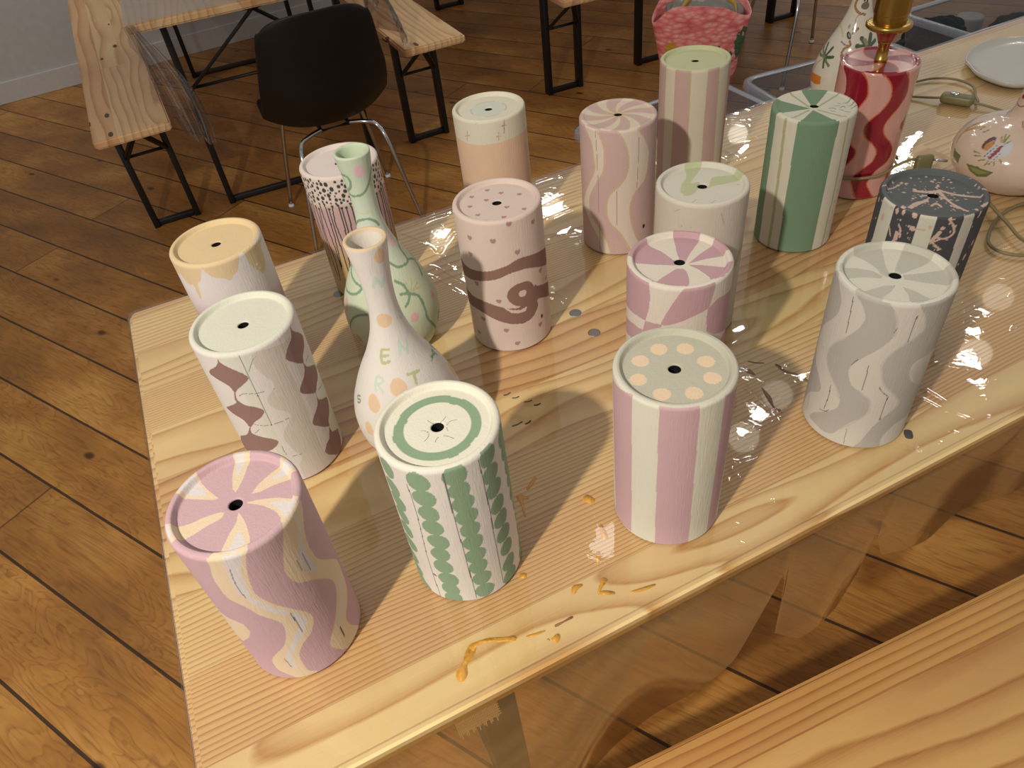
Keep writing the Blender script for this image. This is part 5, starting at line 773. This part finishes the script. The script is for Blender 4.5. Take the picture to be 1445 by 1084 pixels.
# ------------------------------------------------------------------ clear plastic sheet over the table
def sheet():
    vases = [(Vector((PAT[k]['pos'][0], PAT[k]['pos'][1], 0)), .062 if k not in 'WVQR' else .06) for k in PAT]
    centers = np.array([[v.dot(T), v.dot(NV)] for v, r in vases])
    s = np.arange(S0-.008, 1.75, .0023); v = np.arange(V0+.0005, V1+.001, .0023)
    Sg, Vg = np.meshgrid(s, v, indexing='ij'); Zg = np.full_like(Sg, .0009)
    r = np.random.RandomState(21)
    mask = np.ones_like(Sg)
    for c in centers: mask *= np.clip((np.hypot(Sg-c[0], Vg-c[1])-.058)/.02, 0, 1)
    CR = [((0.0765, 0.8736), (0.0976, 0.8205), 0.003, 0.0012), ((0.0746, 0.8599), (0.0903, 0.8122), 0.003, 0.0012), ((0.0708, 0.8469), (0.0859, 0.8099), 0.003, 0.0012), ((-0.1023, 0.9708), (-0.0436, 0.8964), 0.003, 0.0012), ((-0.1091, 0.9492), (-0.051, 0.875), 0.003, 0.0012), ((-0.0871, 1.0013), (-0.0798, 1.0224), 0.003, 0.0012), ((-0.0798, 1.0224), (-0.0587, 1.0647), 0.003, 0.0012), ((-0.1249, 1.1071), (-0.0614, 1.1232), 0.003, 0.0012), ((0.0696, 1.1818), (0.171, 1.2224), 0.003, 0.0012), ((-0.108, 1.1073), (-0.0586, 1.132), 0.003, 0.0012), ((0.1347, 1.1948), (0.1693, 1.2118), 0.003, 0.0012), ((-0.0581, 1.1465), (0.0176, 1.163), 0.003, 0.0012), ((-0.1558, 1.0788), (-0.1085, 1.0339), 0.003, 0.0012), ((-0.1085, 1.0339), (-0.065, 0.952), 0.003, 0.0012), ((0.0976, 1.104), (0.1572, 1.1366), 0.003, 0.0012), ((0.0918, 1.0589), (0.1555, 1.0882), 0.003, 0.0012), ((0.0892, 0.9942), (0.1414, 1.002), 0.003, 0.0012), ((0.2473, 0.5636), (0.2645, 0.5504), 0.003, 0.0012), ((0.2645, 0.5504), (0.2944, 0.5155), 0.003, 0.0012), ((0.2381, 0.5437), (0.2498, 0.5189), 0.003, 0.0012), ((0.2228, 0.5037), (0.2293, 0.4595), 0.003, 0.0012), ((0.2133, 0.486), (0.2223, 0.4574), 0.003, 0.0012), ((0.2749, 0.6222), (0.2925, 0.569), 0.003, 0.0012), ((0.2994, 0.5759), (0.3, 0.5615), 0.003, 0.0012), ((0.3, 0.5615), (0.3131, 0.5393), 0.003, 0.0012), ((0.2254, 0.5033), (0.2339, 0.4999), 0.003, 0.0012), ((0.2339, 0.4999), (0.2593, 0.5061), 0.003, 0.0012), ((0.2593, 0.5061), (0.2517, 0.5204), 0.003, 0.0012), ((0.4705, 0.5735), (0.4853, 0.5437), 0.003, 0.0012), ((0.4598, 0.561), (0.4767, 0.5354), 0.003, 0.0012), ((0.4767, 0.5354), (0.4984, 0.5137), 0.003, 0.0012), ((0.5025, 0.613), (0.5465, 0.5817), 0.003, 0.0012), ((0.4993, 0.6068), (0.5432, 0.5889), 0.003, 0.0012), ((0.5511, 0.6414), (0.5618, 0.6329), 0.003, 0.0012), ((0.4112, 0.4965), (0.4261, 0.4883), 0.003, 0.0012), ((0.4261, 0.4883), (0.4539, 0.4922), 0.003, 0.0012), ((0.4092, 0.4896), (0.4268, 0.4817), 0.003, 0.0012), ((0.4268, 0.4817), (0.453, 0.4906), 0.003, 0.0012), ((0.4984, 0.5137), (0.5242, 0.5153), 0.003, 0.0012), ((0.4669, 0.5065), (0.4753, 0.4967), 0.003, 0.0012), ((0.1882, 0.4297), (0.1916, 0.4199), 0.003, 0.0012), ((0.201, 0.4019), (0.2081, 0.397), 0.003, 0.0012), ((0.2496, 0.4478), (0.2572, 0.4401), 0.003, 0.0012), ((0.525, 0.5461), (0.5331, 0.5356), 0.003, 0.0012), ((0.5924, 0.7114), (0.6066, 0.6981), 0.003, 0.0012), ((0.5847, 0.6955), (0.6005, 0.6836), 0.003, 0.0012), ((0.5739, 0.6758), (0.584, 0.6659), 0.003, 0.0012), ((0.5585, 0.6546), (0.5677, 0.642), 0.003, 0.0012), ((0.5517, 0.6404), (0.562, 0.6328), 0.003, 0.0012), ((0.697, 0.762), (0.6549, 0.7125), 0.003, 0.0012), ((0.6318, 0.6536), (0.6216, 0.6464), 0.003, 0.0012), ((0.4775, 1.335), (0.5174, 1.3245), 0.006, 0.0022), ((0.5174, 1.3245), (0.5522, 1.3061), 0.006, 0.0022), ((0.4715, 1.3156), (0.5082, 1.2969), 0.006, 0.0022), ((0.5082, 1.2969), (0.5447, 1.285), 0.006, 0.0022), ((0.4336, 1.1931), (0.4524, 1.1585), 0.006, 0.0022), ((0.4549, 1.2396), (0.5062, 1.2392), 0.006, 0.0022), ((0.5245, 1.368), (0.5805, 1.3808), 0.006, 0.0022), ((0.207, 0.4259), (0.2056, 0.4192), 0.003, 0.0012), ((0.0531, 0.4626), (0.0636, 0.4454), 0.003, 0.0012), ((0.0695, 0.4489), (0.0864, 0.4597), 0.003, 0.0012), ((0.0514, 0.4519), (0.0592, 0.4329), 0.003, 0.0012)]
    add = np.zeros_like(Sg)
    for (x0, y0), (x1, y1), w, h in CR:
        a = np.array([x0*T.x+y0*T.y, x0*NV.x+y0*NV.y]); b = np.array([x1*T.x+y1*T.y, x1*NV.x+y1*NV.y])
        ab = b-a; t = np.clip(((Sg-a[0])*ab[0]+(Vg-a[1])*ab[1])/(ab@ab), 0, 1)
        dd = np.hypot(Sg-a[0]-t*ab[0], Vg-a[1]-t*ab[1]); add = np.maximum(add, h*np.exp(-(dd/w)**2)*np.clip(np.minimum(t, 1-t)*6, 0.1, 1))
    wav = np.zeros_like(Sg)
    for _ in range(14):
        f = r.uniform(12, 55); a = r.uniform(0, TAU); wav += np.sin((Sg*math.cos(a)+Vg*math.sin(a))*f+r.uniform(0, 6))/f
    amp = np.clip((Sg-.22)/.3, .08, 1)
    edge = np.clip((Sg-S0-.004)/.03, 0, 1)*np.clip((V1-Vg)/.012+.15, 0, 1)*np.clip((Vg-V0)/.012+.15, 0, 1)
    Zg += mask*edge*(add+np.clip(wav, 0, None)*.018*amp)
    # sheet falls over the left end and lifts a little along the far edge
    ns, nv = Sg.shape
    Zg[0] = -.0022; Zg[1] = -.0012; Zg[2] = -.0002; Zg[3] = .0005; Sg[0] = S0-.0015; Sg[1] = S0-.0015; Sg[2] = S0-.0005; Sg[3] = S0+.0015
    cr_ = .0145
    for cv_, sg_ in ((V1-cr_, 1), (V0+cr_, -1)):
        a_ = Sg-(S0+cr_); b_ = (Vg-cv_)*sg_; h_ = np.hypot(a_, b_); m_ = (a_ < 0) & (b_ > 0) & (h_ > cr_)
        Sg = np.where(m_, S0+cr_+a_/h_*cr_, Sg); Vg = np.where(m_, cv_+sg_*b_/h_*cr_, Vg)
    X = Sg*T.x+Vg*NV.x; Y = Sg*T.y+Vg*NV.y; Z = TZ+Zg
    co = np.stack([X, Y, Z], -1).reshape(-1, 3)
    me = D.meshes.new('plastic_sheet'); i = np.arange(ns-1)[:, None]*nv; k = np.arange(nv-1)[None, :]
    q = np.stack([i+k, i+nv+k, i+nv+k+1, i+k+1], -1).reshape(-1, 4)
    me.vertices.add(len(co)); me.vertices.foreach_set('co', co.ravel()); me.loops.add(q.size); me.loops.foreach_set('vertex_index', q.ravel().astype(np.int32))
    me.polygons.add(len(q)); me.polygons.foreach_set('loop_start', (np.arange(len(q))*4).astype(np.int32)); me.update(calc_edges=True); me.validate()
    o = empty('plastic_sheet', (0, 0, 0)); tag(o, 'clear glossy plastic sheet spread over the table under the vases', 'plastic sheet')
    obj('sheet_top', me, M_film, o)
    # hanging front: soft folds, scalloped hem
    HEM = ([-0.013, 0.13, 0.21, 0.264, 0.318, 0.347, 0.365, 0.37, 0.378, 0.381, 0.384, 0.428, 0.49, 0.511, 0.515, 0.518, 0.525, 0.544, 0.623, 0.669, 0.726, 0.813, 0.933, 1.213, 2.2], [0.283, 0.283, 0.277, 0.244, 0.189, 0.117, 0.066, 0.046, 0.065, 0.119, 0.176, 0.211, 0.196, 0.143, 0.088, 0.064, 0.086, 0.139, 0.172, 0.173, 0.175, 0.175, 0.28, 0.283, 0.27])
    bm = bmesh.new(); rows = []; NS = 420
    for a in range(NS+1):
        ss = S0+.01+(1.95)*a/NS
        drop = float(np.interp(ss, HEM[0], HEM[1]))
        row = []
        for b in range(25):
            t = b/24; dz = drop*t; ph_ = ss*17+1.1*math.sin(ss*6)
            out_ = .002+.009*t*math.sin(ph_)+.004*t*t*math.sin(ss*41+2)+.002*t
            vv = V0-.004-out_ if t > 0 else V0-.004
            row.append(bm.verts.new(TF(ss+.012*t*math.sin(ph_*1.3), vv, TZ-.004-dz)))
        rows.append(row)
    for A, B in zip(rows[:-1], rows[1:]):
        for k in range(24): bm.faces.new((A[k], B[k], B[k+1], A[k+1]))
    obj('hanging_edge', bm, M_skirt, o)
sheet()

# loose flap of foil on the far wrapped table
def far_foil():
    o = empty('plastic_sheet', (0, 0, 0)); tag(o, 'clear plastic hanging in a twisted flap from the far table corner', 'plastic sheet')
    ang = math.radians(108); d = Vector((math.cos(ang), math.sin(ang), 0)); sd = Vector((d.y, -d.x, 0)); c0 = Vector((-1.04, 2.525, .771))
    bm = bmesh.new(); rows = []
    for i in range(41):
        row = []
        for j in range(21):
            x = -.004+.81*j/20; y = -.004+2.1*i/40
            row.append(bm.verts.new(c0+sd*x+d*y+Vector((0, 0, .002+.003*abs(math.sin(x*23+y*5))*abs(math.sin(y*17+x*9))))))
        rows.append(row)
    for A, B in zip(rows[:-1], rows[1:]):
        for k in range(20): bm.faces.new((A[k], A[k+1], B[k+1], B[k]))
    obj('sheet_top', bm, M_flap, o)
    bm = bmesh.new(); rows = []
    for i in range(31):
        t = i/30; top = c0+Vector((0, 0, .001)); tip = Vector((-.965, 2.50, .42)); row = []
        for j in range(25):
            u = j/24; w = .05+.13*math.sin(math.pi*min(1, t*.75+.12))*(1-.35*t)
            base = top.lerp(tip, t); p = base+sd*(u-.15)*w*(.35+t*.6)+Vector((0, 0, -.05*t*u))
            p += -d*(.018*math.sin(u*15+t*3)*(.3+t)+.01)
            row.append(bm.verts.new(p))
        rows.append(row)
    for A, B in zip(rows[:-1], rows[1:]):
        for k in range(24): bm.faces.new((A[k], A[k+1], B[k+1], B[k]))
    obj('hanging_corner', bm, M_flap2, o)
    # other corner droops over the bench on the right
    c1 = c0+sd*.8; bm = bmesh.new(); rows = []
    for i in range(31):
        t = i/30; row = []
        for j in range(25):
            u = j/24; p = c1+d*(u*.9)+sd*(.015+.05*t*(1+math.sin(u*14)))+Vector((0, 0, -.27*t*(1-.3*u)+.001)); row.append(bm.verts.new(p))
        rows.append(row)
    for A, B in zip(rows[:-1], rows[1:]):
        for k in range(24): bm.faces.new((A[k], A[k+1], B[k+1], B[k]))
    obj('hanging_side', bm, M_flap2, o)
far_foil()

# frayed scrap of webbing under the near edge
bm = bmesh.new()
for i in range(26):
    x = i*.0016; l = .020+.004*math.sin(i*1.7)
    box_bm(bm, Vector((x, 0, -l/2)), (.0012, .0010, l))
for k in range(6): box_bm(bm, Vector((.0208, .0002, -.004-k*.0028)), (.042, .0008, .0010))
ws = obj('webbing_scrap', bm, simple('frayed_webbing', 'D8C4AC', .9), smooth=False); p = TF(.012, V0+.006, TZ-.0275); ws.location = p; ws.rotation_euler = (math.radians(-25), 0, ANG)
tag(ws, 'frayed beige scrap of webbing hanging under the near table edge', 'fabric scrap')

# ------------------------------------------------------------------ room
fl = obj('floor', box((0, 0, -.05), (12, 12, .1)), floor_mat(), smooth=False); fl.rotation_euler = (0, 0, math.radians(-37.2)); fl.location = (0, 2, 0)
tag(fl, None, None, kind='structure')
# keep the plank pattern anchored to the room
# (object origin sits on the same plank seam as the room origin)
sft = Vector((0, 2)); nn = Vector((math.sin(math.radians(37.2)), math.cos(math.radians(37.2)))); k_ = sft.dot(nn); corr = round(k_/.1893)*.1893-k_
fl.location = (nn.x*corr, 2+nn.y*corr, 0)
wa = math.radians(24.0); wd = Vector((math.cos(wa), math.sin(wa), 0)); wn = Vector((-wd.y, wd.x, 0)); wp0 = Vector((-2.0, 4.65, 0))
M_wall = simple('painted_wall', 'C2C1BD', .8, 0, .15, 90); M_base = simple('painted_baseboard', 'CCCAC6', .55)
w_ = obj('wall_back', box((0, .05, 1.45), (9, .1, 2.9)), M_wall, smooth=False); w_.location = wp0; w_.rotation_euler = (0, 0, wa); tag(w_, None, None, kind='structure')
w_ = obj('baseboard_back', box((0, -.007, .055), (9, .014, .11), .003), M_base, smooth=False); w_.location = wp0; w_.rotation_euler = (0, 0, wa); tag(w_, None, None, kind='structure')

# ------------------------------------------------------------------ light
wd_ = D.worlds.new('room_light'); bpy.context.scene.world = wd_; wd_.use_nodes = True
wd_.node_tree.nodes['Background'].inputs[0].default_value = (1.0, .95, .90, 1); wd_.node_tree.nodes['Background'].inputs[1].default_value = .38
def spot(name, locn, target, power, size=.035, angle=60, color=(1, .9, .74), blend=.6):
    l = D.lights.new(name, 'SPOT'); l.energy = power; l.shadow_soft_size = size; l.spot_size = math.radians(angle); l.spot_blend = blend; l.color = color
    o = D.objects.new(name, l); col.objects.link(o); o.location = locn
    o.rotation_euler = (Vector(target)-Vector(locn)).to_track_quat('-Z', 'Y').to_euler(); return o
spot('key_spot', (-.847, -.659, 2.282), (-.35, .62, .5), 176, .035, 88, (1, .945, .865), 1)
LT = [(.12, 4.27, 14), (-.15, 3.9, 9), (.45, 4.6, 14), (-.35, 4.4, 8), (1.05, 2.26, 8), (1.3, 2.5, 6), (2.35, 2.60, 10), (2.7, 3.0, 6), (2.46, 4.96, 16), (2.0, 5.3, 14), (2.9, 4.6, 10), (.30, 1.80, 1), (1.5, 5.0, 12), (1.2, 3.6, 6)]  # spots read from the sheet's glare; extras added around them to spread it
for x_, y_, e_ in LT:
    spot('unseen_spot', (x_, y_, 2.80), (x_*.45, y_*.45-.2, .5), e_*.72, .072, 80, (1, .95, .88), 1)
spot('unseen_spot', (-1.6, 3.4, 2.8), (-1.5, 3.2, 0), 5, .05, 130, (1, .92, .84), 1)  # added fill for the far left floor, no lamp known there
spot('unseen_spot', (1.2, 4.4, 2.8), (1.2, 4.3, 0), 4, .05, 130, (1, .92, .84), 1)  # unseen fill, added to lift the far floor
spot('unseen_spot', (-1.2, 2.9, 2.8), (-2.3, 4.6, .9), 55, .08, 80, (1, .96, .9), 1)  # added to brighten the back wall and left bench, no known lamp


# ------------------------------------------------------------------ camera
cd = D.cameras.new('camera'); cam = D.objects.new('camera', cd); col.objects.link(cam); bpy.context.scene.camera = cam
Fv = Vector((0, 0.72951787, -0.68396175)); Rv = Vector((0.99063621, -0.09337996, -0.09959965)); Uv = Vector((0.13652805, 0.67755727, 0.72268681))
cam.matrix_world = Matrix(((Rv.x, Uv.x, -Fv.x, 0), (Rv.y, Uv.y, -Fv.y, 0), (Rv.z, Uv.z, -Fv.z, 1.40675), (0, 0, 0, 1)))
cd.sensor_fit = 'HORIZONTAL'; cd.sensor_width = 36; cd.lens = 36*1035.23/1445; cd.clip_start = .02; cd.clip_end = 60
sc = bpy.context.scene; sc.view_settings.view_transform = 'Standard'; sc.view_settings.look = 'None'; sc.view_settings.exposure = 0; sc.view_settings.gamma = 1
sc.cycles.transparent_max_bounces = 24; sc.cycles.max_bounces = 8
